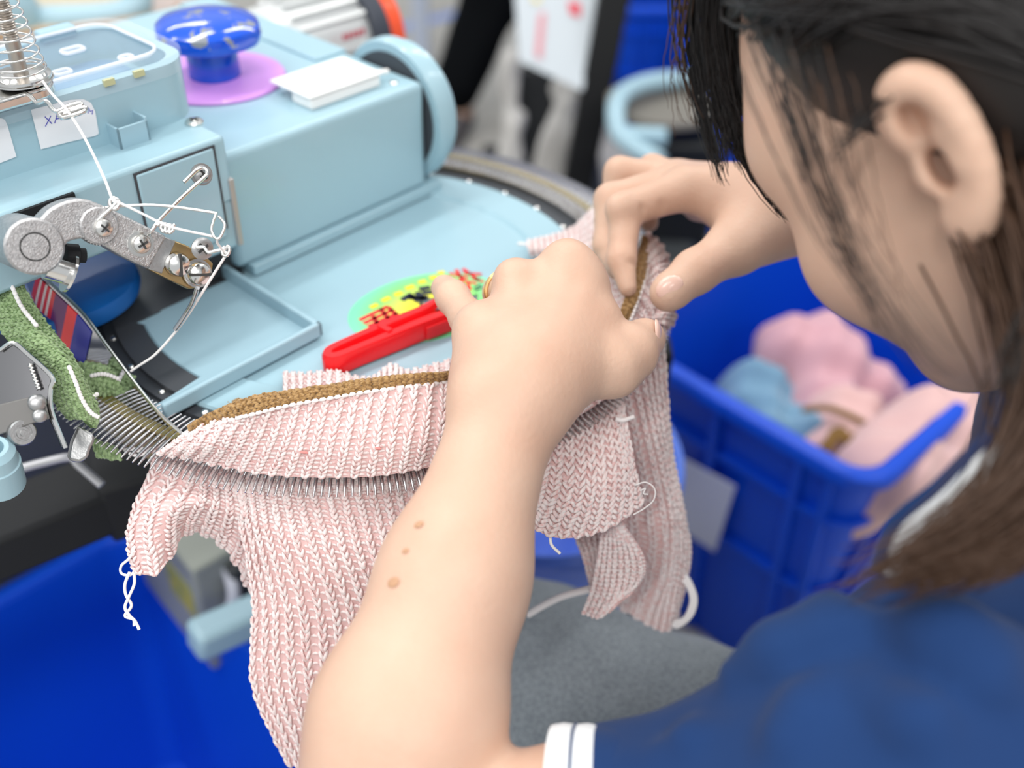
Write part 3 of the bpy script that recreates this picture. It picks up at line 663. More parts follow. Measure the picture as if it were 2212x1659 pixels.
drape([(500, 1034), (558, 1045), (640, 1052), (740, 1054), (835, 1048), (915, 1034), (1010, 1010), (1090, 990)],
      [[(518, 1130), (546, 1300), (543, 1480), (622, 1652)], [(575, 1150), (616, 1310), (630, 1490), (690, 1670)], [(672, 1170), (724, 1320), (742, 1490), (780, 1680)], [(778, 1190), (824, 1335), (835, 1495), (862, 1690)], [(872, 1200), (905, 1345), (912, 1505), (935, 1700)], [(945, 1210), (965, 1350), (965, 1510), (975, 1710)], [(1010, 1200), (1010, 1350), (1005, 1510), (1010, 1710)], [(1050, 1190), (1040, 1350), (1030, 1510), (1030, 1710)]],
      [[.503, .514, .522, .532], [.493, .502, .510, .520], [.490, .496, .503, .513], [.489, .494, .500, .511], [.489, .494, .500, .511], [.491, .497, .503, .513], [.496, .503, .51, .52], [.50, .51, .52, .53]], 'body_panel', 22, 44, 17)
CC_ = [[(1090, 990, .510), (1082, 1060, .500), (1072, 1120, .497)], [(1185, 940, .520), (1160, 1060, .500), (1128, 1128, .498)], [(1235, 905, .532), (1232, 1055, .506), (1192, 1160, .502)], [(1280, 875, .543), (1292, 1045, .516), (1265, 1158, .510)], [(1315, 850, .552), (1344, 1010, .522), (1332, 1132, .516)], [(1340, 838, .557), (1368, 1000, .528), (1393, 1085, .522)]]
knit('front_flap', SW, pxt(CC_), 12, 18, yr=0.00105, relief=0.0010, rib=False, seed=8, iM=iS)
D_ = [[(1290, 880, .565), (1300, 960, .575), (1310, 1050, .59), (1318, 1130, .605), (1315, 1200, .62), (1310, 1262, .63), (1312, 1296, .635)], [(1360, 820, .575), (1392, 950, .575), (1415, 1060, .585), (1430, 1160, .60), (1424, 1240, .61), (1405, 1300, .625), (1390, 1345, .63)],
      [(1404, 772, .585), (1422, 900, .578), (1440, 1000, .588), (1460, 1100, .60), (1464, 1200, .61), (1450, 1290, .62), (1438, 1364, .625)], [(1438, 738, .592), (1443, 880, .588), (1453, 990, .596), (1476, 1100, .608), (1492, 1190, .62), (1480, 1262, .63), (1460, 1335, .635)]]
knit('back_panel', SW, pxt(D_), 9, 44, yr=0.00095, relief=0.0012, seed=9, iM=iS)
E__ = [[(1304, 1125, .545), (1292, 1200, .55), (1278, 1270, .555), (1258, 1325, .56)], [(1330, 1135, .54), (1338, 1200, .545), (1330, 1275, .55), (1296, 1335, .555)], [(1345, 1130, .54), (1390, 1205, .54), (1386, 1255, .545), (1330, 1302, .55)]]
knit('inner_fold', SW, pxt(E__), 8, 22, yr=0.0009, seed=10, iM=iS)
F_ = [[(1230, 1135, .57), (1258, 1200, .575), (1274, 1260, .58), (1282, 1305, .585)], [(1315, 1125, .565), (1318, 1200, .57), (1312, 1262, .575), (1302, 1300, .58)]]
knit('inner_fold', SW, pxt(F_), 6, 18, yr=0.0009, seed=11, iM=iS)
# brown edging and the white chain beside it
def band(name, edge_a, edge_b, n, mats, nv, yr, seed):
    C = [[ZP(*a), ZP(*b)] for a, b in zip(edge_a, edge_b)]
    C = [[a, (a + b) / 2 + V(0, 0, 0.0012), b] for a, b in C]
    Ct = list(map(list, zip(*C)))
    return knit(name, SW, Ct, nv, n, yr=yr, rib=False, mats=mats, relief=0.0009, seed=seed, iM=iS, th=0.0016)
za = .037
band('edging', [(408, 922, .020), (440, 902, .026), (520, 866, za), (600, 850, za), (700, 836, za), (800, 821, za), (900, 809, .036), (1005, 801, .030), (1090, 788, .022)],
     [(412, 940, .016), (458, 915, .024), (540, 893, zt), (620, 873, zt), (710, 857, zt), (800, 842, zt), (900, 830, .032), (1010, 818, .024), (1100, 803, .018)], 62, (BROWNY, BROWNB), 4, 0.00075, 21)
band('edging', [(1300, 722, .016), (1333, 688, .022), (1352, 640, .030), (1371, 580, .034), (1384, 535, .034), (1388, 512, .034)], [(1318, 735, .015), (1354, 698, .020), (1374, 650, .028), (1393, 590, .031), (1398, 550, .032), (1398, 522, .032)], 26, (BROWNY, BROWNB), 4, 0.00075, 22)
def chain(pts, n, r=0.0010):
    P = crom([ZP(*p) for p in pts], n); mb = MB()
    for i in range(n - 1):
        a, b = P[i], P[i + 1]; d = b - a
        mb.tube([a + d * .05, a + d * .3 + V(0, 0, .0004), a + d * .7 + V(0, 0, .0004), a + d * .98], [r * .4, r, r, r * .4], 7)
    return mb
chain([(400, 943, .017), (458, 920, .0245), (540, 898, .0345), (620, 878, .0345), (710, 862, .0345), (800, 847, .0345), (900, 834, .032), (1010, 822, .024)], 40).build('linking_chain', WHITEY, SW, M=iS, angle=70)
chain([(1320, 738, .015), (1356, 703, .020), (1377, 654, .0275), (1396, 594, .0305), (1401, 552, .031)], 24).build('linking_chain', WHITEY, SW, M=iS, angle=70)
def thread(name, pts, t, r, m=WHITEY, parent=SW, M=None, n=None, seg=6):
    P = [D(x, y, t if np.isscalar(t) else t[i]) for i, (x, y) in enumerate(pts)]
    mb = MB(); mb.tube(crom(P, n or len(pts) * 7), r, seg); return mb.build(name, m, parent, angle=80, M=M)
for pts, t, r in (([(292, 1180), (280, 1205), (262, 1222), (262, 1238), (278, 1243), (290, 1236)], .490, .0007), ([(280, 1236), (270, 1262), (272, 1285), (284, 1308), (270, 1330), (288, 1338), (290, 1352)], .489, .0008),
                  ([(290, 1238), (290, 1262), (278, 1290), (270, 1312), (280, 1330), (292, 1342), (301, 1360)], .488, .0008), ([(1372, 1048), (1395, 1042), (1414, 1056), (1412, 1080), (1392, 1098), (1368, 1112)], .515, .0004),
                  ([(1383, 1060), (1394, 1055), (1390, 1066), (1400, 1068)], .515, .0004), ([(1476, 1240), (1490, 1258), (1502, 1295), (1492, 1330), (1465, 1352), (1452, 1348)], .62, .0016), ([(1472, 1248), (1488, 1270), (1494, 1300), (1480, 1335), (1455, 1345)], .62, .0014),
                  ([(1140, 1328), (1170, 1310), (1215, 1288), (1275, 1272)], [.60, .595, .585, .575], .0022), ([(1188, 1160), (1192, 1178), (1210, 1196)], .503, .0008), ([(1330, 905), (1345, 908), (1370, 900)], .535, .0012),
                  ([(270, 972), (290, 970), (310, 976), (335, 966), (362, 952)], [.520, .515, .512, .51, .51], .0011), ([(280, 980), (300, 984), (325, 972), (352, 958)], [.515, .513, .511, .51], .0009), ([(300, 966), (322, 972), (350, 962), (380, 948)], [.515, .513, .511, .51], .0010),
                  ([(600, 778), (650, 788), (690, 792), (705, 795)], .585, .0003), ([(622, 800), (650, 795), (668, 792), (700, 800)], .585, .0003), ([(640, 790), (660, 775), (690, 765)], .59, .0003),
                  ([(1138, 528), (1130, 527), (1118, 526)], .655, .0010)):
    thread('loose_thread', pts, t, r, M=iS)
for pts in ([(472, 893), (482, 885), (478, 872), (490, 878), (495, 868)], [(484, 890), (498, 880), (505, 868), (518, 862)], [(492, 888), (508, 880), (520, 872)], [(408, 930), (402, 922), (412, 915)]):
    thread('edging_fringe', pts, .535, .0010, BROWNY, M=iS)
REDSPOT = mat('pink_stain', '#d98d88', 0.9)
for (x, y) in ((657, 977), (815, 968)):
    mb = MB(); P = ZP(x, y, 0.0185); mb.tube([P + CX * -0.0018, P, P + CX * 0.0018 - CU * .0004], [.0004, .0009, .0004], 6); mb.build('stray_fibre', REDSPOT, SW, M=iS)

# ------------------------------------------------------------------ yarn running through the machine
YT = thing('yarn_strand', 'white sewing yarn running from the tension discs through the wire eyes to the needles', 'yarn', tuple(D(243, 432, 0.47)))
iY = inv_of(YT)
thread('yarn_upper', [(82, 160), (110, 200), (146, 240), (185, 302), (222, 378), (243, 432)], [.489, .482, .475, .47, .464, .461], .0007, parent=YT, M=iY)
thread('yarn_lower', [(243, 434), (262, 440), (312, 464), (356, 486), (400, 498), (462, 512), (470, 526), (482, 541), (490, 547)], [.461, .461, .463, .465, .466, .466, .470, .476, .478], .0006, parent=YT, M=iY)
thread('yarn_tail', [(490, 548), (462, 592), (432, 640), (405, 682), (375, 722), (335, 766), (300, 790), (283, 802)], [.478, .484, .492, .50, .508, .515, .522, .525], .0007, parent=YT, M=iY)

# ------------------------------------------------------------------ left guard plates, colour stripes, stop bracket
MIRROR = mat('polished_steel', (0.62, 0.63, 0.66), 0.07, 1.0)
gt = [(82, 588, .050), (130, 630, .042), (182, 680, .034), (232, 748, .025), (292, 828, .016), (342, 890, .009), (392, 936, .003)]
gb = [(58, 612, .034), (100, 690, .020), (148, 752, .008), (200, 805, .0), (262, 862, -.006), (318, 912, -.008), (375, 950, -.006)]
iA = np.array((Matrix.Translation(MA.location) @ Matrix.Rotation(A0, 4, 'Z')).inverted())
GC_ = [[ZP(*a), (ZP(*a) + ZP(*b)) / 2, ZP(*b)] for a, b in zip(gt, gb)]
Sg = surf(GC_); gu, gv = np.meshgrid(np.linspace(0, 1, 50), np.linspace(0, 1, 12), indexing='ij')
mb = MB(); mb.slab(Sg(gu, gv), 0.0012); GP = mb.build('guard_plate', MIRROR, MA, M=iA)
mb = MB(); mb.tube(Sg(np.linspace(0, 1, 60), np.zeros(60)), 0.0010, 8); mb.build('guard_rim', CHROME, GP, M=iA)
tu, tv, Ng = frames(Sg, V(.2), V(.5), 1.0); sgn = 1 if Ng[0] @ (ORI - Sg(V(.2), V(.5))[0]) > 0 else -1
sm = [mat('stripe_red', '#e0202e', 0.25, coat=0.4), mat('stripe_white', '#f0e0dc', 0.3, coat=0.4), mat('stripe_purple', '#6a2468', 0.25, coat=0.4), mat('stripe_bright_red', '#f0252d', 0.22, coat=0.4), mat('stripe_navy', '#1a2499', 0.25, coat=0.4)]
cuts = [(0.03, .06, 0), (.06, .075, 1), (.075, .10, 0), (.10, .115, 1), (.115, .135, 0), (.135, .15, 1), (.15, .175, 0), (.175, .26, 2), (.26, .325, 3), (.325, .43, 4)]
mb = MB()
for a, b, k in cuts:
    uu, vv = np.meshgrid(np.linspace(a, b, 5), np.linspace(.10, 1.0, 14), indexing='ij'); uu = uu + 0.05 * (vv - .5)
    _, _, N = frames(Sg, uu, vv, sgn); mb.cur = k; mb.slab(Sg(uu, vv) + N * 0.0009, 0.0003)
mb.build('stripe_bands', sm, GP, M=iA)  # bands of colour laid just over the guard plate's surface
def plate_px(name, pts, t, th, m, parent=MA, nrm=None, bev=0.0006):
    """A plate of thickness th whose front outline runs through the given points (x, y, depth)."""
    P = [D(x, y, t if np.isscalar(t) else t[i]) for i, (x, y) in enumerate(pts)]
    c = np.mean(P, axis=0); nv = (ORI - c) / np.linalg.norm(ORI - c) if nrm is None else nrm
    if True:
        a = sum((pts[i][0] * pts[(i + 1) % len(pts)][1] - pts[(i + 1) % len(pts)][0] * pts[i][1]) for i in range(len(pts)))
        if a > 0: P = P[::-1]
    n = len(P); Q = [p - nv * th for p in P]; mb = MB()
    mb.add(P + Q, [tuple(range(n)), tuple(range(2 * n - 1, n - 1, -1))] + [(i, n + i, n + (i + 1) % n, (i + 1) % n) for i in range(n)])
    return mb.build(name, m, parent, bevel=bev, M=iA if parent is not None and parent.name.startswith('linking') or parent in (GP,) else None)
SP = plate_px('side_guard', [(-60, 800), (0, 758), (28, 742), (60, 766), (112, 815), (110, 835), (108, 860), (116, 900), (142, 968), (132, 966), (104, 900), (60, 880), (-60, 930)], .475, .0015, mat('smoky_steel', (0.22, 0.22, 0.23), 0.18, 1.0))
mb = MB(); mb.tube(crom([D(x, y, .4735) for x, y in ((0, 757), (28, 741), (60, 765), (112, 814), (109, 842), (112, 890), (142, 968))], 40), 0.0011, 8); mb.build('guard_rim', CHROME, SP, M=iA)
mb = MB(); mb.tube([D(64 + 4.2 * math.sin(i * 1.1) + i * 0.45, 786 + i * 1.25, .4730) for i in range(46)], 0.0006, 6); mb.build('small_spring', CHROME, SP, M=iA, angle=80)
FT = plate_px('stop_foot', [(168, 918), (200, 936), (206, 950), (196, 968), (190, 990), (172, 1000), (150, 996), (145, 985), (152, 952)], .488, .008, SATIN, bev=0.0016)
BB = plate_px('bracket_bar', [(-60, 888), (60, 858), (100, 872), (108, 905), (70, 915), (-60, 960)], .468, .012, mat('grey_bracket', (0.17, 0.165, 0.16), 0.5, 0.2))
nb = (ORI - D(50, 920, .47)); nb /= np.linalg.norm(nb)
for (x, y, r) in ((80, 870, .0042), (86, 898, .0034)):
    mb = MB(); mb.ball((0, 0, 0), (r, r, r * .6), 16, 6, M=frame(D(x, y, .466), nb), half=True); mb.build('bolt_head', SATIN, BB, M=iA)
M_ = frame(D(50, 935, .468), nb + V(.25, 0, -.1))
mb = MB(); mb.lathe([(0, -.012), (.0062, -.012), (.0062, -.001), (.0056, 0), (.0040, 0), (.0039, -.0006), (.0030, -.0006), (.0028, .0003), (.0016, .0003), (.0014, .0012), (0, .0012)], 40, M=M_)
mb.build('bearing', SATIN, BB, M=iA, angle=25)
plate_px('pivot_block', [(-60, 800), (20, 815), (70, 830), (62, 862), (-60, 895)], .480, .015, mat('dusty_iron', (0.16, 0.15, 0.15), 0.7, 0.5))
M_ = frame(D(-8, 1010, .47), V(0.15, -0.1, 1))
mb = MB(); mb.lathe([(.0055, .014), (.0075, .014), (.0100, .011), (.0105, .004), (.0112, .0035), (.0112, -.012), (.0, -.012)], 40, M=M_); mb.lathe([(0, .004), (.0055, .004), (.0055, .014)], 40, M=M_)
mb.build('end_cup', BLUE, MA, M=iA, angle=30)
mb = MB(); mb.tube(crom([D(x, y, t) for x, y, t in ((45, 1012, .60), (90, 1000, .60), (150, 988, .60), (170, 1005, .60), (220, 1048, .60))], 24), 0.0028, 10); mb.build('lever_rod', mat('grey_rod', (0.5, 0.5, 0.52), 0.4, 0.7), MA, M=iA)

# ------------------------------------------------------------------ red thread snips on the card
SN = thing('thread_snips', 'red plastic thread snips with steel blades lying on the oval card', 'scissors', tuple(ZP(840, 740, 0.0)))
iN = inv_of(SN)
REDP = mat('red_plastic', '#e8141c', 0.28, coat=0.3, sss=0.05)
def rail(pts, w, h, z0):
    P = crom([ZP(x, y, 0) for x, y in pts], 60); mb = MB(); ring = []
    T = np.gradient(P, axis=0); T /= np.linalg.norm(T, axis=1)[:, None]
    for i in range(len(P)):
        s_ = np.cross(T[i], V(0, 0, 1)); ww = w if np.isscalar(w) else np.interp(i / 59, np.linspace(0, 1, len(w)), w)
        ring.append([P[i] + s_ * ww * c + V(0, 0, z0 + h * z) for c, z in ((-.5, .0), (-.5, .8), (-.32, 1), (.32, 1), (.5, .8), (.5, 0))])
    R = np.array(ring); n, m = R.shape[:2]
    mb.grid(R, closed_u=True); o = mb.n - n * m
    mb.f += [tuple(range(o + m - 1, o - 1, -1)), tuple(range(o + (n - 1) * m, o + n * m))]; mb.mi += [0, 0]
    return mb
rail([(944, 682), (912, 700), (860, 722), (812, 743), (765, 764), (730, 780), (713, 791), (714, 801), (735, 800), (790, 778), (850, 753), (910, 728), (975, 704), (1012, 690)], [.0045, .0068, .0072, .0066, .006, .006, .0066, .0068, .0064, .006, .0068, .0074, .0076, .006], .0118, .0).build('handle', REDP, SN, M=iN, bevel=.0008)
rail([(738, 786), (790, 764), (842, 742)], .008, .004, .001).build('inner_web', mat('dark_red_plastic', '#c01018', 0.35), SN, M=iN)
mb = rail([(822, 738), (832, 745), (846, 752)], .005, .0130, .0); mb.build('catch', REDP, SN, M=iN, bevel=.0006)
for k in range(10):
    x = 925 + k * 5.2; y = 733 - k * 2.0
    mb = MB(); P = ZP(x, y, .001); mb.tube([P, P + V(0, 0, .0085)], .0006, 6); mb.build('grip_ridge', REDP, SN, M=iN)
BLADE = mat('blade_steel', (0.28, 0.29, 0.33), 0.3, 1.0)
rail([(915, 672), (940, 668), (985, 660), (1020, 655)], [.004, .009, .008, .003], .002, .004).build('blade', BLADE, SN, M=iN)
rail([(930, 690), (960, 682), (1000, 674), (1030, 664)], [.003, .006, .006, .002], .002, .006).build('blade', BLADE, SN, M=iN)
mb = MB(); mb.lathe([(0, 0), (.0045, 0), (.0045, .003), (0, .0035)], 24, M=frame(ZP(915, 694, .002), (0, 0, 1))); mb.build('rivet', mat('brass_rivet', (0.45, 0.38, 0.15), 0.4, 1.0), SN, M=iN)
# ------------------------------------------------------------------ smooth bodies from rounded limbs (blended distance field, one continuous surface)
def RC(a, b, ra, rb, k=0.006, op='add', fl=None):
    """Tapered limb from a to b; fl=(axis, factor) squeezes its section along the axis."""
    return dict(t='rc', a=np.array(a, float), b=np.array(b, float), ra=ra, rb=rb, k=k, op=op, fl=fl)
def EL(c, r, R=None, k=0.006, op='add'):
    return dict(t='el', c=np.array(c, float), r=np.array(r, float) * np.ones(3), R=None if R is None else np.array(R, float), k=k, op=op)
def chainp(pts, radii, **kw): return [RC(pts[i], pts[i + 1], radii[i], radii[i + 1], **kw) for i in range(len(pts) - 1)]
def dist(p, P):
    if p['t'] == 'rc':
        a, b = p['a'], p['b']; ba = b - a; L2 = max(ba @ ba, 1e-12); q = P - a
        if p['fl'] is not None:
            ax, fc = p['fl']; s_ = q @ ax; q = q + np.multiply.outer(s_ * (1 / fc - 1), ax)
            ba_ = ba + ax * (ba @ ax) * (1 / fc - 1); L2 = max(ba_ @ ba_, 1e-12); h = np.clip(q @ ba_ / L2, 0, 1); d = q - h[..., None] * ba_
            return (np.sqrt((d * d).sum(-1)) - (p['ra'] + (p['rb'] - p['ra']) * h)) * min(1.0, fc)
        h = np.clip(q @ ba / L2, 0, 1); d = q - h[..., None] * ba
        return np.sqrt((d * d).sum(-1)) - (p['ra'] + (p['rb'] - p['ra']) * h)
    q = P - p['c']
    if p['R'] is not None: q = q @ p['R']           # columns of R are the ellipsoid's axes
    k0 = np.sqrt(((q / p['r']) ** 2).sum(-1)); k1 = np.sqrt(((q / p['r'] ** 2) ** 2).sum(-1)) + 1e-9
    return k0 * (k0 - 1) / k1
def field(prims, P):
    d = np.full(P.shape[:-1], 10.0)
    for p in prims:
        if p['op'] == 'mod': d = d + p['fn'](P); continue
        e = dist(p, P); k = p['k']
        if p['op'] == 'add':
            h = np.clip(k - np.abs(d - e), 0, None) / k; d = np.minimum(d, e) - h * h * k * 0.25
        elif p['op'] == 'sub':
            e = -e; h = np.clip(k - np.abs(d - e), 0, None) / k; d = np.maximum(d, e) + h * h * k * 0.25
        elif p['op'] == 'cap':
            h = np.clip(k - np.abs(d - e), 0, None) / k; d = np.maximum(d, e) + h * h * k * 0.25
    return d
def sdf_surface(prims, vox, B=16, smooth=2, lo=None, hi=None):
    adds = [p for p in prims if p['op'] == 'add']
    L, H = [], []
    for p in adds:
        if p['t'] == 'rc':
            r = max(p['ra'], p['rb']); L += [np.minimum(p['a'], p['b']) - r]; H += [np.maximum(p['a'], p['b']) + r]
        else:
            r = max(p['r']); L += [p['c'] - r]; H += [p['c'] + r]
    L = np.min(L, 0) - 0.01; H = np.max(H, 0) + 0.01
    if lo is not None: L = np.maximum(L, lo)
    if hi is not None: H = np.minimum(H, hi)
    bs = B * vox; nb = np.ceil((H - L) / bs).astype(int) + 1
    bi = np.stack(np.meshgrid(*[np.arange(n) for n in nb], indexing='ij'), -1).reshape(-1, 3)
    ctr = L + (bi + 0.5) * bs; hd = bs * 0.87
    Dm = np.stack([dist(p, ctr) for p in adds], 1); dmin = Dm.min(1)
    kmax = max(p['k'] for p in prims if 'k' in p)
    cand = np.where((dmin < hd + kmax + 0.004) & (dmin > -(hd + 0.03)))[0]
    sub = [p for p in prims if p['op'] != 'add']
    keys, verts, sx = [], [], []
    g = np.arange(B + 1); GX, GY, GZ = np.meshgrid(g, g, g, indexing='ij'); G = np.stack([GX, GY, GZ], -1)
    n1 = (nb * B + 4).astype(np.int64)
    def key(c): return (c[..., 0] * n1[1] + c[..., 1]) * n1[2] + c[..., 2]
    edges = []
    for ci in cand:
        act = [adds[j] for j in np.where(Dm[ci] < dmin[ci] + 2 * hd + kmax)[0]]
        ids = set(map(id, act)); use = [p for p in prims if p['op'] != 'add' or id(p) in ids]
        use = [p for p in use if p['op'] in ('add', 'mod', 'cap') or dist(p, ctr[ci][None])[0] < hd + p['k']]
        base = bi[ci] * B; P = L + (base + G) * vox
        d = field(use, P); ins = d < 0
        if ins.all() or not ins.any(): continue
        c8 = [ins[x:B + x, y:B + y, z:B + z] for x in (0, 1) for y in (0, 1) for z in (0, 1)]
        cnt = sum(c.astype(int) for c in c8); cells = np.argwhere((cnt > 0) & (cnt < 8))
        if len(cells) == 0: continue
        acc = np.zeros((len(cells), 3)); num = np.zeros(len(cells))
        for ax in range(3):
            for o1 in (0, 1):
                for o2 in (0, 1):
                    o = [0, 0, 0]; others = [q for q in range(3) if q != ax]; o[others[0]] = o1; o[others[1]] = o2
                    i0 = cells + np.array(o); i1 = i0.copy(); i1[:, ax] += 1
                    d0 = d[tuple(i0.T)]; d1 = d[tuple(i1.T)]; m = (d0 < 0) != (d1 < 0)
                    t = np.where(m, d0 / np.where(m, d0 - d1, 1), 0)
                    pt = i0.astype(float); pt[:, ax] += t
                    acc[m] += pt[m]; num[m] += 1
        keys.append(key(cells + base)); verts.append(L + (base + acc / num[:, None]) * vox)
        gc = cells + base
        for ax in range(3):
            i1 = cells.copy(); i1[:, ax] += 1
            a = ins[tuple(cells.T)]; b = ins[tuple(i1.T)]; m = a != b
            if m.any(): edges.append((ax, gc[m], a[m]))
    keys = np.concatenate(keys); verts = np.concatenate(verts); o = np.argsort(keys); keys = keys[o]; verts = verts[o]
    faces = []
    for ax, gc, a in edges:
        u_, v_ = [(1, 2), (2, 0), (0, 1)][ax]
        eu = np.zeros(3, int); eu[u_] = 1; ev = np.zeros(3, int); ev[v_] = 1
        q = np.stack([key(gc), key(gc - eu), key(gc - eu - ev), key(gc - ev)], 1)
        ix = np.searchsorted(keys, q); ix = np.minimum(ix, len(keys) - 1); ok = (keys[ix] == q).all(1)
        ix = ix[ok]; fl = a[ok]
        ix[~fl] = ix[~fl][:, ::-1]
        faces.append(ix)
    F = np.concatenate(faces)
    if smooth:
        E2 = np.concatenate([F[:, [0, 1]], F[:, [1, 2]], F[:, [2, 3]], F[:, [3, 0]]])
        E2 = np.concatenate([E2, E2[:, ::-1]])
        for it in range(smooth):
            s_ = np.zeros_like(verts); c = np.zeros(len(verts)); np.add.at(s_, E2[:, 0], verts[E2[:, 1]]); np.add.at(c, E2[:, 0], 1)
            verts = verts * 0.5 + 0.5 * s_ / np.maximum(c, 1)[:, None]
    return verts, F
def mesh_obj(name, v, F, m, parent=None, M=None):
    me = bpy.data.meshes.new(name)
    if M is not None: v = tr(v, M)
    me.from_pydata(v.tolist(), [], F.tolist()); 
    for x in (m if isinstance(m, (list, tuple)) else [m]): me.materials.append(x)
    me.update(); me.shade_smooth()
    o = bpy.data.objects.new(name, me); COL.objects.link(o); o.parent = parent
    return o

def hit0(prims_, px, py, t0=.2):
    """Depth at which the sight line through a pixel meets the surface."""
    t = t0
    for _ in range(60):
        d_ = field(prims_, D(px, py, t)[None])[0]
        if d_ < 4e-4: break
        t += d_ * .7
    return t
# ------------------------------------------------------------------ the seated worker
SKIN = mat('skin', '#d6b49e', 0.48, sss=0.12, spec=0.35, bump=(420, 0.12), var=(30, '#cc9f88', 0.5, 0.22))
PE = thing('person', 'woman in navy short-sleeved shirt and grey jeans bending over the needle ring', 'person', tuple(V(0.42, 0.40, 0.0)))
iP = inv_of(PE)
# --- left arm and hand (nearest)
Elb = D(806, 1850, .400); Wr = D(1104, 862, .462); Sh = D(2010, 1748, .350)
mid1 = D(980, 1250, .428); mid2 = D(880, 1560, .404)
prims = []
bx_ = CX * 1.0
prims += [RC(Elb, mid2, .0360, .0365, k=.02), RC(mid2, mid1, .0365, .0295, k=.02), RC(mid1, Wr, .0290, .0222, k=.02)]
prims += [RC(Elb, D(1300, 1812, .385), .034, .0362, k=.008), RC(D(1300, 1812, .385), Sh, .0362, .034, k=.01)]
LW = D(1125, 850, .4630)
mcp = {'i': D(1258, 625, .506), 'm': D(1220, 588, .508), 'r': D(1120, 625, .504), 'p': D(1042, 718, .488)}
wb = {'i': D(1172, 838, .466), 'm': D(1140, 840, .463), 'r': D(1105, 845, .463), 'p': D(1072, 850, .465)}
for k_, r0, r1 in (('i', .0150, .0128), ('m', .0155, .0132), ('r', .0150, .0122), ('p', .0145, .0112)):
    prims.append(RC(wb[k_], mcp[k_], r0, r1, k=.016))
prims.append(RC(Wr, D(1136, 800, .466), .0218, .020, k=.02))
# heel of the hand and ball of the thumb
prims.append(RC(D(1205, 805, .474), D(1318, 788, .484), .0160, .0138, k=.016)); prims.append(RC(D(1330, 796, .484), D(1374, 780, .490), .0120, .0085, k=.01))
prims.append(RC(D(1190, 760, .478), D(1290, 700, .495), .0150, .0120, k=.016))
prims.append(RC(D(1060, 800, .470), D(1045, 730, .486), .0135, .0120, k=.014))
fk = .0045
prims += chainp([D(1318, 788, .484), D(1366, 756, .492), D(1392, 732, .503), D(1394, 722, .510)], [.0138, .0116, .0094, .0070], k=.006)      # thumb
prims += chainp([mcp['p'], D(1012, 688, .505), D(978, 642, .522), D(960, 622, .534)], [.0105, .0092, .0086, .0074], k=fk)                 # little finger
prims += chainp([mcp['r'], D(1082, 632, .540), D(1115, 690, .556), D(1165, 722, .552)], [.0115, .0094, .0085, .0070], k=fk)              # ring finger
prims += chainp([mcp['m'], D(1200, 604, .556), D(1218, 680, .570), D(1250, 716, .562)], [.0122, .0098, .0088, .0072], k=fk)              # middle
prims += chainp([mcp['i'], D(1262, 640, .548), D(1280, 690, .560), D(1316, 716, .545)], [.0118, .0096, .0086, .0072], k=fk)              # index
# knuckles and tendons on the back of the hand
for kx, ky, t, r in ((1258, 596, .497, .0075), (1224, 558, .499, .0082), (1108, 596, .494, .0074), (1030, 700, .479, .0066)):
    prims.append(EL(D(kx, ky, t), r, k=.012))
for a_, b_ in (((1150, 800, .4475), (1218, 585, .4965)), ((1110, 800, .449), (1112, 620, .492)), ((1180, 795, .452), (1262, 620, .496))):
    prims.append(RC(D(*a_), D(*b_), .0036, .0044, k=.008))
prims.append(EL(D(1030, 850, .449), .006, k=.016))            # wrist bone
# --- right arm and hand
RWr = D(1712, 440, .606); RElb = D(2120, 640, .66); RSh = V(0.36, 0.52, Z0 + 0.05)
prims += [RC(RElb, D(1880, 520, .632), .037, .029, k=.02), RC(D(1880, 520, .632), RWr, .029, .0218, k=.02), RC(RSh, RElb, .045, .037, k=.03)]
rm = {'i': D(1482, 408, .593), 'm': D(1462, 396, .612), 'r': D(1462, 388, .630), 'p': D(1478, 388, .646)}
rw = {'i': D(1672, 438, .594), 'm': D(1672, 420, .603), 'r': D(1676, 420, .615), 'p': D(1680, 424, .626)}
for k_, r0, r1 in (('i', .0175, .0130), ('m', .0170, .0128), ('r', .0150, .0120), ('p', .0140, .0108)):
    prims.append(RC(rw[k_], rm[k_], r0, r1, k=.014))
prims += chainp([rm['i'], D(1352, 452, .586), D(1342, 560, .576), D(1356, 622, .570)], [.0125, .0100, .0082, .0054], k=fk)
prims += chainp([rm['m'], D(1320, 432, .606), D(1312, 530, .600), D(1334, 580, .588)], [.0122, .0100, .0086, .0070], k=fk)
prims += chainp([rm['r'], D(1338, 372, .630), D(1320, 460, .634), D(1346, 520, .624)], [.0116, .0094, .0082, .0070], k=fk)
prims += chainp([rm['p'], D(1408, 362, .652), D(1392, 430, .664), D(1402, 480, .652)], [.0104, .0083, .0074, .0064], k=fk)
prims.append(EL(D(1334, 448, .578), .0068, k=.008))
# right thumb, its ball and the web
prims += chainp([D(1660, 470, .588), D(1590, 532, .566), D(1500, 588, .548), D(1450, 628, .541), D(1440, 636, .540)], [.0210, .0152, .0112, .0092, .0082], k=.008)
prims.append(RC(D(1650, 440, .592), D(1560, 430, .596), .0165, .0115, k=.016))
prims.append(RC(D(1600, 440, .615), D(1510, 445, .634), .0150, .0100, k=.012))
prims.append(RC(D(1640, 480, .585), D(1700, 470, .598), .0200, .0215, k=.02))
# creases: finger joints
for a_, b_, r in (((1352, 562, .564), (1378, 572, .571), .0010), ((1386, 448, .578), (1402, 492, .579), .0010), ((1428, 440, .580), (1432, 486, .584), .0011), ((1282, 548, .596), (1300, 540, .588), .0010)):
    prims.append(RC(D(*a_), D(*b_), r, r, k=.003, op='sub'))

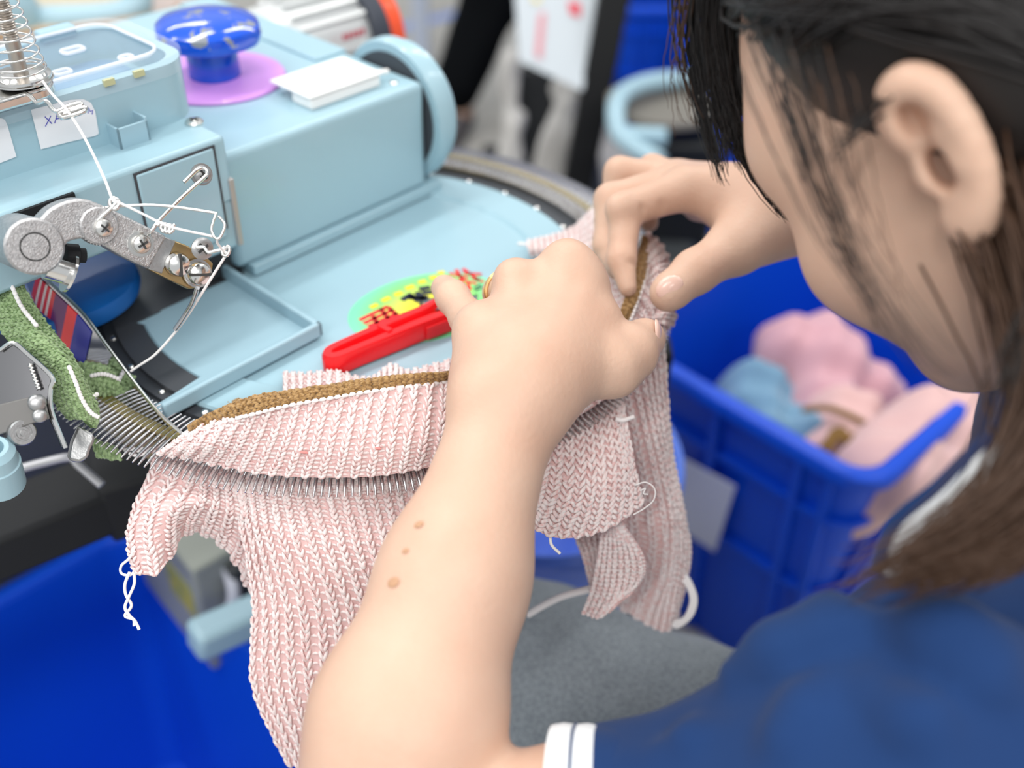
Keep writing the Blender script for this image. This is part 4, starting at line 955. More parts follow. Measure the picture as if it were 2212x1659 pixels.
# --- head, built in its own axes (F forward, L to her left, H up)
hF = CX * -.488 + CU * -.31 - FWD * -.81; hF /= np.linalg.norm(hF)
hU = CX * -.565 + CU * .82; hU -= hF * (hU @ hF); hU /= np.linalg.norm(hU); hL = np.cross(hU, hF)
EAR = D(2035, 335, .332)
HC = EAR - hL * 0.070
HR = np.stack([hF, hL, hU], 1)
def HP(f, l, u): return HC + hF * f + hL * l + hU * u
prims += [EL(HP(-.012, 0, .042), (.095, .073, .083), HR, k=.02), EL(HP(.040, 0, -.005), (.052, .062, .085), HR, k=.03),
          EL(HP(.032, 0, -.050), (.050, .050, .040), HR, k=.03), RC(HP(.0, .050, -.040), HP(.066, .016, -.080), .014, .012, k=.03), RC(HP(.0, -.050, -.040), HP(.066, -.016, -.080), .014, .012, k=.03),
          EL(HP(.070, 0, -.080), (.018, .020, .015), HR, k=.02)]
for s_ in (1, -1):
    prims += [EL(HP(.062, .040 * s_, -.022), (.026, .022, .022), HR, k=.03), RC(HP(.068, .040 * s_, .030), HP(.084, .010 * s_, .030), .010, .012, k=.03), EL(HP(.106, .011 * s_, -.026), .0075, k=.006)]
    prims += [EL(HP(.094, .031 * s_, .010), (.012, .015, .010), HR, k=.014, op='sub')]
    prims += [EL(HP(.076, .031 * s_, .010), (.0125, .0125, .0125), HR, k=.004)]
prims += [RC(HP(.090, 0, .022), HP(.113, 0, -.018), .0075, .0095, k=.012), RC(HP(.088, .018, -.052), HP(.096, 0, -.050), .0050, .0065, k=.006), RC(HP(.088, -.018, -.052), HP(.096, 0, -.050), .0050, .0065, k=.006),
          RC(HP(.086, .016, -.060), HP(.093, 0, -.060), .0055, .0070, k=.006), RC(HP(.086, -.016, -.060), HP(.093, 0, -.060), .0055, .0070, k=.006)]
NB_ = V(0.335, 0.385, Z0 + 0.045)
prims += [RC(HP(-.030, 0, -.045), NB_, .052, .056, k=.03)]
# torso under the shirt, hips and legs under the jeans
LSh = Sh
prims += [RC(LSh, V(0.37, 0.38, Z0 + .02), .034, .052, k=.03), RC(RSh, V(0.37, 0.40, Z0 + .02), .040, .055, k=.05), RC(V(0.37, 0.39, Z0 + .0), V(0.47, 0.40, Z0 - .32), .105, .105, k=.05)]
hip_r = D(1840, 1800, .67); hip_l = hip_r + V(.02, -.19, 0)
kn_r = D(1130, 1466, .725); kn_l = V(kn_r[0] + .02, kn_r[1] - .20, kn_r[2] - .01)
prims += [RC(hip_l, kn_l, .080, .055, k=.03), RC(hip_r, kn_r, .080, .055, k=.03)]
for kn in (kn_l, kn_r):
    an = V(kn[0] + .10, kn[1] + .01, .09); prims += [RC(kn, an, .052, .034, k=.02), RC(an + V(0, 0, -.04), an + V(-.17, 0, -.055), .034, .026, k=.03)]
# ears
EM = np.stack([hF * .96 + hL * .28, hL * .96 - hF * .28, hU], 1)
def EP(f, l, u):
    """Ear axes: f towards the face, l out of the head, u up along the ear (tilted)."""
    ca, sa = math.cos(.12), math.sin(.12); return EAR + EM[:, 0] * (f * ca * .54 - u * sa * .85) + EM[:, 1] * l + EM[:, 2] * (u * ca * .80 + f * sa * .72)
ear = [EL(EP(-.007, .004, .000), (.0105, .006, .0215), EM, k=.006)]
hel = [(.010, .004, .008), (.013, .009, .020), (.006, .012, .031), (-.006, .014, .034), (-.017, .014, .026), (-.022, .014, .010), (-.021, .013, -.008), (-.014, .011, -.021), (-.004, .008, -.028)]
ear += chainp([EP(*q) for q in crom(hel, 17)], list(np.interp(np.linspace(0, 1, 17), [0, .2, .5, .8, 1], [.0046, .0054, .0056, .0048, .0056])), k=.003)
ear += chainp([EP(*q) for q in [(-.003, .008, .022), (-.011, .011, .010), (-.012, .012, -.004), (-.006, .010, -.014)]], [.0030, .0042, .0045, .0042], k=.004)
ear += [EL(EP(-.001, .007, -.027), (.0085, .0055, .0090), EM, k=.007), EL(EP(.0085, .006, -.005), (.0055, .0055, .0068), EM, k=.005)]
prims_e = ear + [EL(EP(.000, .008, -.004), (.0036, .012, .0075), EM, k=.004, op='sub'), EL(EP(.003, .013, .019), (.0030, .0075, .0060), EM, k=.004, op='sub')]
mir = np.eye(3) - 2 * np.outer(hL, hL)
def mirror(p):
    q = dict(p); f = lambda x: HC + mir @ (x - HC)
    if p['t'] == 'rc': q['a'], q['b'] = f(p['a']), f(p['b'])
    else: q['c'] = f(p['c']); q['R'] = mir @ p['R'] if p['R'] is not None else None
    return q
allp = prims + prims_e + [mirror(p) for p in prims_e]
allp = [p for p in allp if p['op'] == 'add'] + [p for p in allp if p['op'] == 'sub' and p['k'] > .010] + [p for p in allp if p['op'] == 'sub' and p['k'] <= .010]
for p in prims:
    pass
eyes_add = []
bv, bF = sdf_surface(allp, 0.0016, smooth=2)
BODY = mesh_obj('body', bv, bF, SKIN, PE, iP)
EYEW = mat('eye_white', '#efece8', 0.15); IRIS = mat('iris_dark', '#2a1a12', 0.15); LIPM = mat('lip_skin', '#c07a6c', 0.4); BROWH = mat('brow_hair', '#2a2320', 0.7)
for s_ in (1, -1):
    mb = MB(); mb.ball(HP(.0775, .031 * s_, .008), .0122, 20, 14); EO = mb.build('eyeball', EYEW, PE, M=iP)
    mb = MB(); mb.ball((0, 0, 0), (.0056, .0056, .002), 18, 6, M=frame(HP(.0885, .0315 * s_, .004), hF * .9 - hU * .3)); mb.build('iris', IRIS, EO, M=iP)
    mb = MB(); mb.tube([HP(.091, .014 * s_, .027), HP(.092, .028 * s_, .032), HP(.083, .046 * s_, .030)], [.002, .0026, .001], 6); mb.build('eyebrow', BROWH, PE, M=iP)
mb = MB(); mb.tube([HP(.0905, .022, -.0555), HP(.100, .006, -.0535), HP(.100, -.006, -.0535), HP(.0905, -.022, -.0555)], [.0015, .0048, .0048, .0015], 8, flat=.9); mb.build('lips', LIPM, PE, M=iP)
# finger nails that show
NAIL = mat('fingernail', '#efc8b8', 0.25, coat=0.3)
def nail(P, nrm_, along, w, l):
    M_ = frame(P, nrm_, along); mb = MB(); mb.ball((0, 0, 0), (l, w, w * .45), 16, 6, M=M_, half=True); mb.build('fingernail', NAIL, PE, M=iP)
tdir = D(1440, 636, .540) - D(1500, 588, .548)
nail(D(1447, 622, .5325), -ray(1447, 622) + CX * .15 - CU * .1, tdir, .0064, .0080)
tdir = D(1392, 705, .501) - D(1388, 742, .493)
nail(D(1418, 716, .496), CX * 1.0 - FWD * .25 + CU * .1, tdir, .0055, .0070)
MARK = mat('skin_mark', '#bf9474', 0.55)
for x, y, r in ((905, 1133, .0022), (876, 1190, .0016), (850, 1258, .0030)):
    t_ = hit0(prims[:3], x, y); P_ = D(x, y, t_); e0_ = 1e-4
    g_ = V(*[field(prims[:3], (P_ + V(*[e0_ * (q == k) for q in range(3)]))[None])[0] for k in range(3)]); g_ -= field(prims[:3], P_[None])[0]; g_ /= np.linalg.norm(g_)
    mb = MB(); mb.ball((0, 0, 0), (r, r * .7, .0003), 16, 4, M=frame(P_ + g_ * .0002, g_), half=True); mb.build('skin_mark', MARK, PE, M=iP)
# gold ring on the left ring finger
GOLD = mat('gold', (0.95, 0.72, 0.35), 0.18, 1.0)
rax = D(1082, 632, .540) - mcp['r']; rc = mcp['r'] + rax * .70; M_ = frame(rc, rax)
mb = MB(); mb.tube([(M_ @ V(.0110 * math.cos(a), .0110 * math.sin(a), 0, 1))[:3] for a in np.linspace(0, 2 * math.pi, 40, endpoint=False)], .0012, 8, closed=True); mb.build('finger_ring', GOLD, PE, M=iP)

# --- clothes
NAVY = mat('navy_cotton', '#1f3a68', 0.9, sheen=0.08, spec=0.12, bump=(1800, 0.1), var=(14, '#1a315a', 0.6))
NAVYW = mat('white_cotton', '#e9ecee', 0.8, sheen=0.2)
DENIM = mat('grey_denim', '#a8b1b7', 0.9, sheen=0.3, spec=0.15, bump=(700, 0.3), var=(520, '#7a838a', 0.7))
def fold(P, seed, amp, fr):
    return amp * (np.sin(P @ V(fr, fr * .6, -fr * .4) + seed) * np.sin(P @ V(-fr * .5, fr, fr * .3) + 2 * seed))
slv_a, slv_b = D(2010, 1758, .352), D(1385, 1850, .384)
shirt = [RC(slv_a, slv_b, .0585, .0490, k=.03), RC(slv_a, V(0.37, 0.37, Z0 + .03), .058, .078, k=.06), RC(RSh + V(.02, 0, .01), V(0.38, 0.42, Z0 + .03), .058, .078, k=.06), RC(RSh, RSh + (RElb - RSh) * .55, .056, .050, k=.03),
         RC(V(0.375, 0.39, Z0 + .0), V(0.475, 0.40, Z0 - .34), .122, .125, k=.05),
         dict(op='mod', fn=lambda P: fold(P, .7, .0026, 55) + fold(P, 2.1, .0016, 120), k=.001)]
gr_ = []
for pts, r in (([(1600, 1420), (1690, 1366), (1800, 1322), (1900, 1318)], .015), ([(1960, 1322), (2040, 1352), (2130, 1430), (2220, 1530)], .015), ([(1430, 1590), (1500, 1556), (1590, 1535)], .010), ([(1650, 1640), (1700, 1560), (1740, 1490), (1800, 1440)], .010), ([(1880, 1450), (1980, 1530), (2050, 1640)], .012), ([(2100, 1330), (2160, 1360), (2240, 1430)], .011)):
    Q = [D(x, y + 45, t_ + .005) for x, y, t_ in [(x, y, hit0(shirt, x, y + 45)) for x, y in pts] if t_ < .42]
    gr_ += [RC(Q[i], Q[i + 1], r if 0 < i else r * .6, r if i < len(Q) - 2 else r * .5, k=.004) for i in range(len(Q) - 1)]
shirt = shirt[:5] + gr_ + shirt[5:]
e_ = D(1230, 1856, .3885) - slv_b; e_ /= np.linalg.norm(e_)
sv, sF = sdf_surface(shirt, 0.0032, smooth=3)
SHIRT = mesh_obj('shirt', sv, sF, NAVY, PE, iP)
# sleeve end: white band with a navy line
def cuff(s0, s1, r0, r1, m, nm):
    M_ = frame(slv_b, e_); prof = [(r0 - .002, s0), (r0 + .0012, s0), ((r0 + r1) / 2 + .0018, (s0 + s1) / 2), (r1 + .0012, s1), (r1 - .004, s1 + .0005), (r1 - .006, s0)]
    mb = MB(); mb.lathe(prof, 64, M=M_, closed=True)
    v = np.vstack(mb.v); mb.v = [v + np.stack([fold(v, 1.0, .002, 90)] * 3, 1) * CU]
    return mb.build(nm, m, PE, M=iP)
cuff(-.004, .012, .0490, .0495, NAVY, 'sleeve_hem'); cuff(.012, .0195, .0495, .0495, NAVYW, 'sleeve_band'); cuff(.0195, .0210, .0495, .0493, NAVY, 'sleeve_stripe'); cuff(.0210, .0300, .0493, .0485, NAVYW, 'sleeve_band')
# collar: white band around the neck
cf = HP(-.02, 0, -.06)
ca = [D(1905, 1235, .345), D(1945, 1135, .335), D(2035, 1060, .325), D(2140, 960, .320), D(2290, 860, .330)]
cb = [D(1975, 1240, .350), D(2000, 1170, .340), D(2085, 1105, .330), D(2190, 1020, .325), D(2330, 940, .335)]
Cg = surf([[a, (a + b) / 2 - FWD * .006, b] for a, b in zip(ca, cb)]); gu, gv = np.meshgrid(np.linspace(0, 1, 40), np.linspace(0, 1, 10), indexing='ij')
mb = MB(); mb.slab(Cg(gu, gv), .003); mb.build('collar', NAVYW, PE, M=iP)
mb = MB(); mb.tube(Cg(np.linspace(0, 1, 40), np.zeros(40)) + FWD * .002, .0035, 8); mb.build('collar_trim', NAVY, PE, M=iP)
jeans = [RC(hip_l, kn_l, .092, .070, k=.03), RC(hip_r, kn_r, .092, .070, k=.03), RC(V(.46, .36, Z0 - .33), V(.47, .46, Z0 - .33), .11, .11, k=.06)]
for kn in (kn_l, kn_r): jeans += [RC(kn, V(kn[0] + .09, kn[1] + .01, .14), .066, .05, k=.03)]
jeans += [dict(op='mod', fn=lambda P: fold(P, .3, .003, 45) + fold(P, 1.7, .0015, 110), k=.001)]
jv, jF = sdf_surface(jeans, 0.005, smooth=3)
mesh_obj('jeans', jv, jF, DENIM, PE, iP)
SHOE = mat('dark_shoe', '#2b2b30', 0.6)
for kn in (kn_l, kn_r):
    an = V(kn[0] + .10, kn[1] + .01, .045); v, F = sdf_surface([RC(an + V(.03, 0, .0), an + V(-.17, 0, -.012), .045, .034, k=.03), RC(an, an + V(0, 0, .05), .045, .05, k=.03), dict(op='cap', t='el', c=V(an[0], an[1], 1.0), r=V(5., 5., 1.0), R=None, k=.002)], .005)
    mesh_obj('shoe', v, F, SHOE, PE, iP)

# --- hair
HAIR = mat('dark_hair', '#1d1a1a', 0.42, spec=0.45)
HAIRB = mat('brown_hair', '#4b3527', 0.45, spec=0.4)
cap = [EL(HP(-.014, 0, .046), (.0985, .0775, .0875), HR, k=.02), EL(HP(-.045, 0, .0), (.062, .068, .060), HR, k=.03),
       EL(HP(.094, 0, .020), (.062, .2, .100), HR, k=.010, op='sub'), EL(HP(.03, .085, -.076), (.062, .05, .085), HR, k=.012, op='sub'), EL(HP(.03, -.085, -.062), (.062, .05, .085), HR, k=.012, op='sub'), EL(HP(.0, 0, -.11), (.2, .2, .06), HR, k=.01, op='sub')]
hv, hFc = sdf_surface(cap, .0022, smooth=2)
HCAP = mesh_obj('hair', hv, hFc, HAIR, PE, iP)
rng = np.random.default_rng(5)
def skull(th, ph, s=1.0):
    """Point on the hair's surface: th around (0 = front, 90 = her left), ph up from the ear line."""
    d = hF * math.cos(th) * math.cos(ph) + hL * math.sin(th) * math.cos(ph) + hU * math.sin(ph)
    q = HR.T @ d; r = 1 / math.sqrt((q[0] / .1000) ** 2 + (q[1] / .0790) ** 2 + (q[2] / .0890) ** 2)
    return HP(-.014, 0, .046) + d * r * s
mb = MB()
rad = math.radians
for i in range(1700):
    t0 = rad(rng.uniform(2, 74)); p0 = rad(np.interp(math.degrees(t0), [0, 35, 60, 80], [36, 28, 9, -5]) + rng.uniform(0, 30))
    side = 1 if rng.random() < .8 else -1
    t1 = rad(rng.uniform(128, 175)); p1 = rad(rng.uniform(-38, 8))
    if rng.random() < .45: t0 = rad(rng.uniform(-40, 90)); p0 = rad(rng.uniform(38, 85)); p1 = rad(rng.uniform(-20, 25))
    s = rng.uniform(1.0, 1.035); n = 14; pts = []
    up = rad(rng.uniform(4, 16))
    for k in range(n):
        f = k / (n - 1); pts.append(skull(side * (t0 + (t1 - t0) * f), p0 + (p1 - p0) * f ** 1.2 + up * math.sin(math.pi * f), s + .012 * math.sin(math.pi * f)))
    mb.tube(pts, [.00045 + .0006 * math.sin(math.pi * k / (n - 1)) for k in range(n)], 4)
for i in range(1500):
    side = 1 if rng.random() < .55 else -1
    t0 = rad(rng.uniform(60, 180)); p0 = rad(rng.uniform(20, 88)); t1 = rad(rng.uniform(118, 178)); p1 = rad(rng.uniform(-52, -18)); s = rng.uniform(1.0, 1.03); n = 12
    pts = [skull(side * (t0 + (t1 - t0) * (k / (n - 1))), p0 + (p1 - p0) * (k / (n - 1)), s + .010 * math.sin(math.pi * k / (n - 1))) for k in range(n)]
    pts = np.array(pts); dd_ = field(cap, pts); out_ = pts - HP(-.014, 0, .02); out_ /= np.linalg.norm(out_, axis=1)[:, None]; pts = pts + out_ * np.clip(.0012 - dd_, 0, .03)[:, None]
    mb.tube(pts, [.0005 + .0006 * math.sin(math.pi * k / (n - 1)) for k in range(n)], 4)
mb.build('hair_strands', HAIR, HCAP, M=iP, angle=180)
def lock(name, ctrl, n, spread0, spread1, r, m, seed, tip=.3, npt=22, parent=None):
    rg = np.random.default_rng(seed); mb = MB()
    for i in range(n):
        o0 = rg.normal(0, spread0, 2); o1 = rg.normal(0, spread1, 2); fr = rg.uniform(1 - tip, 1.0)
        P = [D(x, y, t) for x, y, t in ctrl]; Q = []
        for k, p in enumerate(P):
            f = k / (len(P) - 1); o = o0 * (1 - f) + o1 * f; Q.append(p + CX * o[0] + CU * o[1] * .5 - FWD * (o[1] * .7))
        C = crom(Q, npt); C = C[:max(4, int(npt * fr))]; C = C + rg.normal(0, .0003, C.shape)
        nn = len(C); mb.tube(C, [r * (1 - .7 * (k / (nn - 1)) ** 2) for k in range(nn)], 4)
    return mb.build(name, m, parent or HCAP, M=iP, angle=180)
# fringe hanging from the forehead
lock('fringe', [(1560, -120, .40), (1545, 60, .415), (1560, 200, .425), (1585, 300, .43), (1600, 370, .432)], 150, .004, .0045, .00045, HAIR, 11, .35)
lock('fringe', [(1500, -120, .41), (1490, 60, .425), (1505, 180, .43), (1535, 310, .435), (1568, 412, .438)], 45, .004, .0018, .0004, HAIR, 12, .2)
lock('fringe', [(1600, -60, .405), (1575, 120, .42), (1600, 300, .435), (1660, 420, .44), (1735, 505, .445)], 60, .005, .0016, .0004, HAIR, 13, .25)
lock('fringe', [(1500, -120, .41), (1470, 60, .42), (1462, 150, .425), (1482, 250, .43), (1500, 290, .43)], 10, .004, .004, .0003, HAIRB, 14, .5)
# loose strands down the cheek
lock('side_lock', [(1640, 60, .355), (1700, 230, .335), (1790, 470, .325), (1880, 640, .322), (1905, 740, .325)], 12, .003, .0012, .00035, HAIR, 15, .3)
lock('side_lock', [(1690, 120, .338), (1745, 300, .322), (1815, 480, .314), (1890, 620, .312), (1985, 760, .312), (2060, 830, .312)], 18, .008, .007, .0003, HAIR, 16, .3)
lock('side_lock', [(1730, 180, .328), (1780, 330, .316), (1832, 470, .312), (1890, 610, .31), (1940, 720, .31)], 14, .010, .006, .0003, HAIRB, 17, .5)
lock('side_lock', [(1932, 198, .322), (1880, 245, .316), (1832, 305, .312), (1800, 352, .311)], 12, .003, .0018, .0005, HAIR, 18, .3)
# long tail from behind the ear forward over the shoulder
lock('ponytail', [(2260, 420, .335), (2310, 640, .322), (2320, 850, .312), (2240, 1020, .308), (2110, 1140, .308), (1990, 1222, .312), (1910, 1246, .318)], 520, .013, .011, .0006, HAIRB, 19, .35, 26)
lock('ponytail', [(2300, 500, .325), (2380, 780, .315), (2360, 1000, .308), (2250, 1140, .306), (2120, 1222, .308), (1985, 1268, .314)], 360, .012, .009, .0006, HAIRB, 20, .3, 26)
lock('ponytail', [(2230, 300, .335), (2270, 480, .325), (2265, 640, .315), (2240, 780, .310), (2200, 900, .308)], 45, .008, .010, .0006, HAIR, 21, .2)
# ------------------------------------------------------------------ stand, crates, basket and the hall behind
CRB = mat('blue_crate_plastic', '#064bce', 0.42, spec=0.4)
def loft(mb, rings, cap=False):
    n = len(rings[0]); v = [p for r in rings for p in r]
    f = [(k * n + i, k * n + (i + 1) % n, (k + 1) * n + (i + 1) % n, (k + 1) * n + i) for k in range(len(rings) - 1) for i in range(n)]
    if cap: f.append(tuple(range((len(rings) - 1) * n, len(rings) * n)))
    mb.add(v, f)
def crate(label, group, K, ang, Lu, Lv, ztop, zbot, tap=.03, m=CRB, name='plastic_crate'):
    """Open crate: corner K (x, y), sides Lu along ang and Lv along ang + 90 degrees."""
    t = thing(name, label, 'crate', (K[0], K[1], zbot), ang, group)
    H = ztop - zbot
    def rr(e, r): return rrect(-e, -e, Lu + e, Lv + e, r, 6)
    mb = MB()
    loft(mb, [[(*p, H) for p in rr(0, .035)], [(*p, .0) for p in rr(-tap, .03)]], cap=False)
    loft(mb, [[(*p, H) for p in rr(-.006, .031)], [(*p, .006) for p in rr(-tap - .006, .026)]], cap=True)
    n = len(rr(0, .03)); mb.add([(*p, 0) for p in rr(-tap, .03)], [tuple(range(n - 1, -1, -1))])
    mb.build('shell', m, t, angle=40)
    mb = MB(); loft(mb, [[(*p, H - .016) for p in rr(.0, .035)], [(*p, H - .016) for p in rr(.014, .048)], [(*p, H - .002) for p in rr(.015, .049)], [(*p, H + .003) for p in rr(.010, .045)], [(*p, H + .003) for p in rr(-.003, .032)], [(*p, H - .004) for p in rr(-.007, .03)]])
    mb.build('rim', m, t, angle=50)
    for k, zz in enumerate((.80, .50)):
        e = -tap * (1 - zz); mb = MB(); loft(mb, [[(*p, H * zz) for p in rr(e - .001, .034)], [(*p, H * zz) for p in rr(e + .010, .043)], [(*p, H * zz + .007) for p in rr(e + .010, .043)], [(*p, H * zz + .007) for p in rr(e - .001, .034)]]); mb.build('band', m, t, angle=40)
    for s_ in range(4):
        for q in (.10, .20, .5, .80, .90):
            a, b = [((q * Lu, 0), (0, -1)), ((Lu, q * Lv), (1, 0)), ((q * Lu, Lv), (0, 1)), ((0, q * Lv), (-1, 0))][s_]
            a, b = V(*a), V(*b); w = V(-b[1], b[0]) * .005; c = V(Lu / 2, Lv / 2); inn = -b * tap
            lo, hi = a + inn + (c - a) * 0 + inn * 0, a
            k = 1 - 2 * tap / (Lu if s_ % 2 == 0 else Lv); lo = c + (a - c) * np.array([k if s_ % 2 == 0 else 1, k if s_ % 2 == 1 else 1]) + (0 if False else 0); lo = (a + inn) * 1.0
            P = [(*(lo - w), .004), (*(lo + w), .004), (*(lo + w + b * .010), .004), (*(lo - w + b * .010), .004), (*(hi - w), H - .014), (*(hi + w), H - .014), (*(hi + w + b * .010), H - .014), (*(hi - w + b * .010), H - .014)]
            mb = MB(); mb.add(P, [(0, 1, 2, 3), (7, 6, 5, 4), (0, 4, 5, 1), (1, 5, 6, 2), (2, 6, 7, 3), (3, 7, 4, 0)]); mb.build('rib', m, t, smooth=False)
    return t
zt_ = Z0 - .36
CRR = crate('blue plastic crate holding pink and grey-blue knits on the floor beside the worker', 'blue plastic crates', (.372, .752), math.radians(44.8), .62, .375, zt_, 0.0, .040)
CRR2 = crate('empty deep blue plastic crate on the floor below the light blue lever', 'blue plastic crates', (-.405, .735), math.radians(-42.5), .45, .44, Z0 - .45, 0.0, .035)
CRR2.rotation_euler[2] = math.radians(-42.5 - 90 + 0); CRR2.location = (-.405 + .0, .735, 0)
# paper label on the near crate
LBP = mat('lilac_paper', '#d3d8ee', 0.6)
iC = inv_of(CRR)
CRR_u = V(math.cos(math.radians(134.8)), math.sin(math.radians(134.8)), 0)
def on_crate(px, py):
    n = V(math.cos(math.radians(224.8)), math.sin(math.radians(224.8)), 0); p0 = V(.372, .752, zt_) + n * .013; n2 = n * 1.0 + V(0, 0, -.04 / .44); n2 /= np.linalg.norm(n2)
    d = ray(px, py); return ORI + d * (((p0 - ORI) @ n2) / (d @ n2)), n2
qs = [on_crate(*p) for p in ((1478, 990), (1590, 1050), (1545, 1190), (1440, 1120))]; mb = MB(); A = [q[0] + q[1] * .002 for q in qs]; B_ = [q[0] for q in qs]
mb.add(A + B_, [(0, 1, 2, 3), (7, 6, 5, 4), (0, 4, 5, 1), (1, 5, 6, 2), (2, 6, 7, 3), (3, 7, 4, 0)]); mb.build('paper_label', LBP, CRR, smooth=False, M=iC)

# knits lying in the crate
BLKNIT = mat('grey_blue_knit', '#7398b2', 0.9, sheen=0.3, bump=(260, 0.5), spec=.1)
PKNIT = mat('soft_pink_knit', '#cd9fa8', 0.9, sheen=0.3, bump=(260, 0.5), spec=.1)
PKNIT2 = mat('pale_pink_knit', '#dab3b0', 0.9, sheen=0.3, bump=(260, 0.5), spec=.1)
def heap(name, label, prims_, m, seed, amp=.014, vox=.006, group='knits in the crate'):
    pr = prims_ + [dict(op='mod', fn=lambda P: fold(P, seed, amp, 38) + fold(P, seed * 1.7, amp * .55, 85), k=.001)]
    v, F = sdf_surface(pr, vox, smooth=2)
    c = v.mean(0); c[2] = v[:, 2].min()
    t = bpy.data.meshes.new(name); t.from_pydata((v - c).tolist(), [], F.tolist()); t.materials.append(m); t.shade_smooth()
    o = bpy.data.objects.new(name, t); COL.objects.link(o); o.location = c
    return tag(o, label, 'knitwear', group)
def CP(x, y, t): return D(x, y, t)
heap('knit_garment', 'pink knit piece bunched up highest against the crate wall', [RC(CP(1745, 760, 1.36), CP(1835, 860, 1.33), .060, .060, k=.04), RC(CP(1720, 800, 1.34), CP(1790, 900, 1.30), .045, .05, k=.04)], PKNIT, 1.3)
heap('knit_garment', 'grey-blue knit piece crumpled in the near corner of the crate', [RC(CP(1630, 880, 1.32), CP(1730, 960, 1.27), .052, .055, k=.04), RC(CP(1660, 860, 1.36), CP(1620, 930, 1.36), .04, .04, k=.04)], BLKNIT, 2.2)
PB = heap('knit_garment', 'pale pink knit with brown edging in the crate middle', [RC(CP(1800, 930, 1.26), CP(1860, 960, 1.25), .050, .050, k=.04), RC(CP(1780, 980, 1.22), CP(1830, 1010, 1.20), .045, .045, k=.04)], PKNIT2, 3.1)
heap('knit_garment', 'pale pink knit spilling over the crate corner beside the white collar', [RC(CP(1900, 1010, 1.14), CP(2060, 930, 1.17), .050, .058, k=.04), RC(CP(1880, 1020, 1.13), CP(1850, 1080, 1.14), .035, .04, k=.03), RC(CP(2000, 1000, 1.12), CP(1960, 1060, 1.09), .035, .03, k=.03)], PKNIT2, 4.4, .008)
mp_ = inv_of(PB); BRK = mat('brown_edge_knit', '#7a5b2e', 0.9)
for pts in ([(1735, 885, 1.205), (1790, 882, 1.19), (1840, 900, 1.18), (1872, 918, 1.18)], [(1765, 990, 1.15), (1790, 960, 1.15), (1812, 930, 1.16), (1830, 950, 1.15), (1850, 945, 1.16)]):
    mb = MB(); mb.tube(crom([D(*p) for p in pts], 20), .0075, 8, flat=.5); mb.build('brown_edging', BRK, PB, M=mp_)

# round blue basket below the dial
BK = mat('periwinkle_plastic', '#6288f0', 0.35, coat=0.2)
bc = ZP(1172, 985, -.30); bt = thing('round_basket', 'round bright blue slotted basket on the stand shelf below the needle ring', 'basket', (bc[0], bc[1], Z0 - .4985))
mb = MB(); mb.lathe([(.0, .0), (.100, .0), (.105, .012), (.100, .012), (.0, .012)], 48); mb.build('base', BK, bt, angle=30)
mb = MB(); mb.lathe([(.120, .150), (.127, .200), (.134, .205), (.136, .195), (.133, .192), (.126, .150)], 64, closed=True); mb.build('rim', BK, bt, angle=40)
for i in range(32):
    a = 2 * math.pi * i / 32; c, s_ = math.cos(a), math.sin(a); R = np.eye(4); R[:2, :2] = [[c, -s_], [s_, c]]
    mb = MB(); mb.prism([(.099, -.0062), (.1035, -.0062), (.1035, .0062), (.099, .0062)], .006, .155, R, top=[(.120, -.0068), (.1245, -.0068), (.1245, .0068), (.120, .0068)]); mb.build('slat', BK, bt, smooth=False)
# machine stand
SD = thing('machine_stand', 'black steel stand with beams and shelf carrying the linking machine', 'stand', (DC[0], DC[1], 0.0))
iSD = inv_of(SD)
def beam(P, Q, w, h, name, m=BLACK, parent=SD, iM=None, bev=.004):
    P, Q = np.asarray(P), np.asarray(Q); d = Q - P; L_ = np.linalg.norm(d); M_ = frame(P, d / L_, V(0, 0, 1) if abs(d[2] / L_) < .9 else V(1, 0, 0))
    mb = MB(); mb.box((-h / 2, -w / 2, 0), (h / 2, w / 2, L_), M_); return mb.build(name, m, parent, bevel=bev, M=iSD if iM is None else iM)
b0_, b1_ = ZP(-10, 1160, -.15), ZP(275, 1046, -.15); db = b1_ - b0_; db /= np.linalg.norm(db)
beam(b0_ - db * .45, b1_ + db * .10, .050, .036, 'front_beam')
beam(DC + V(0, 0, -.02), DC + V(0, 0, -.30), .10, .10, 'column'); beam(b1_ - db * .02, DC + V(-.02, .03, -.15), .05, .05, 'cross_beam')
mb = MB(); mb.box((bc[0] - .16, bc[1] - .10, Z0 - .52), (bc[0] + .10, bc[1] + .20, Z0 - .50)); mb.build('shelf', BLACK, SD, M=iSD, bevel=.003)
for q in ((bc[0] - .15, bc[1] + .18), (bc[0] + .08, bc[1] + .18), (bc[0] + .08, bc[1] - .06)): beam(V(q[0], q[1], Z0 - .12), V(q[0], q[1], 0), .03, .03, 'leg')
beam(b0_ - db * .40 + V(0, 0, -.02), V(*(b0_ - db * .40)[:2], 0), .05, .05, 'leg')
pn = V(-.737, .676, 0); pu = V(-.676, -.737, 0); pc = V(-.405, .735, 0) + pn * .035  # added dark sheet, its colour standing in for shade on the floor
q4 = [pc - pu * .14, pc + pu * .50, pc + pu * .50 + pn * .02, pc - pu * .14 + pn * .02]; mb = MB(); mb.add([V(q[0], q[1], 0.0) for q in q4] + [V(q[0], q[1], Z0 - .17) for q in q4], [(0, 3, 2, 1), (4, 5, 6, 7)] + [(k, (k + 1) % 4, 4 + (k + 1) % 4, 4 + k) for k in range(4)]); mb.build('floor_shade_panel', mat('floor_shade_grey', '#4a4e57', .6), SD, M=iSD, smooth=False)
# blue lever sticking out below the machine
KL = beam(D(415, 1388, .84), D(640, 1290, .90), .030, .030, 'knee_lever', BLUE2, SD, None, .006)
beam(D(640, 1290, .90), DC + V(0.02, 0.02, -.30), .022, .022, 'lever_arm', BLUE2, KL)
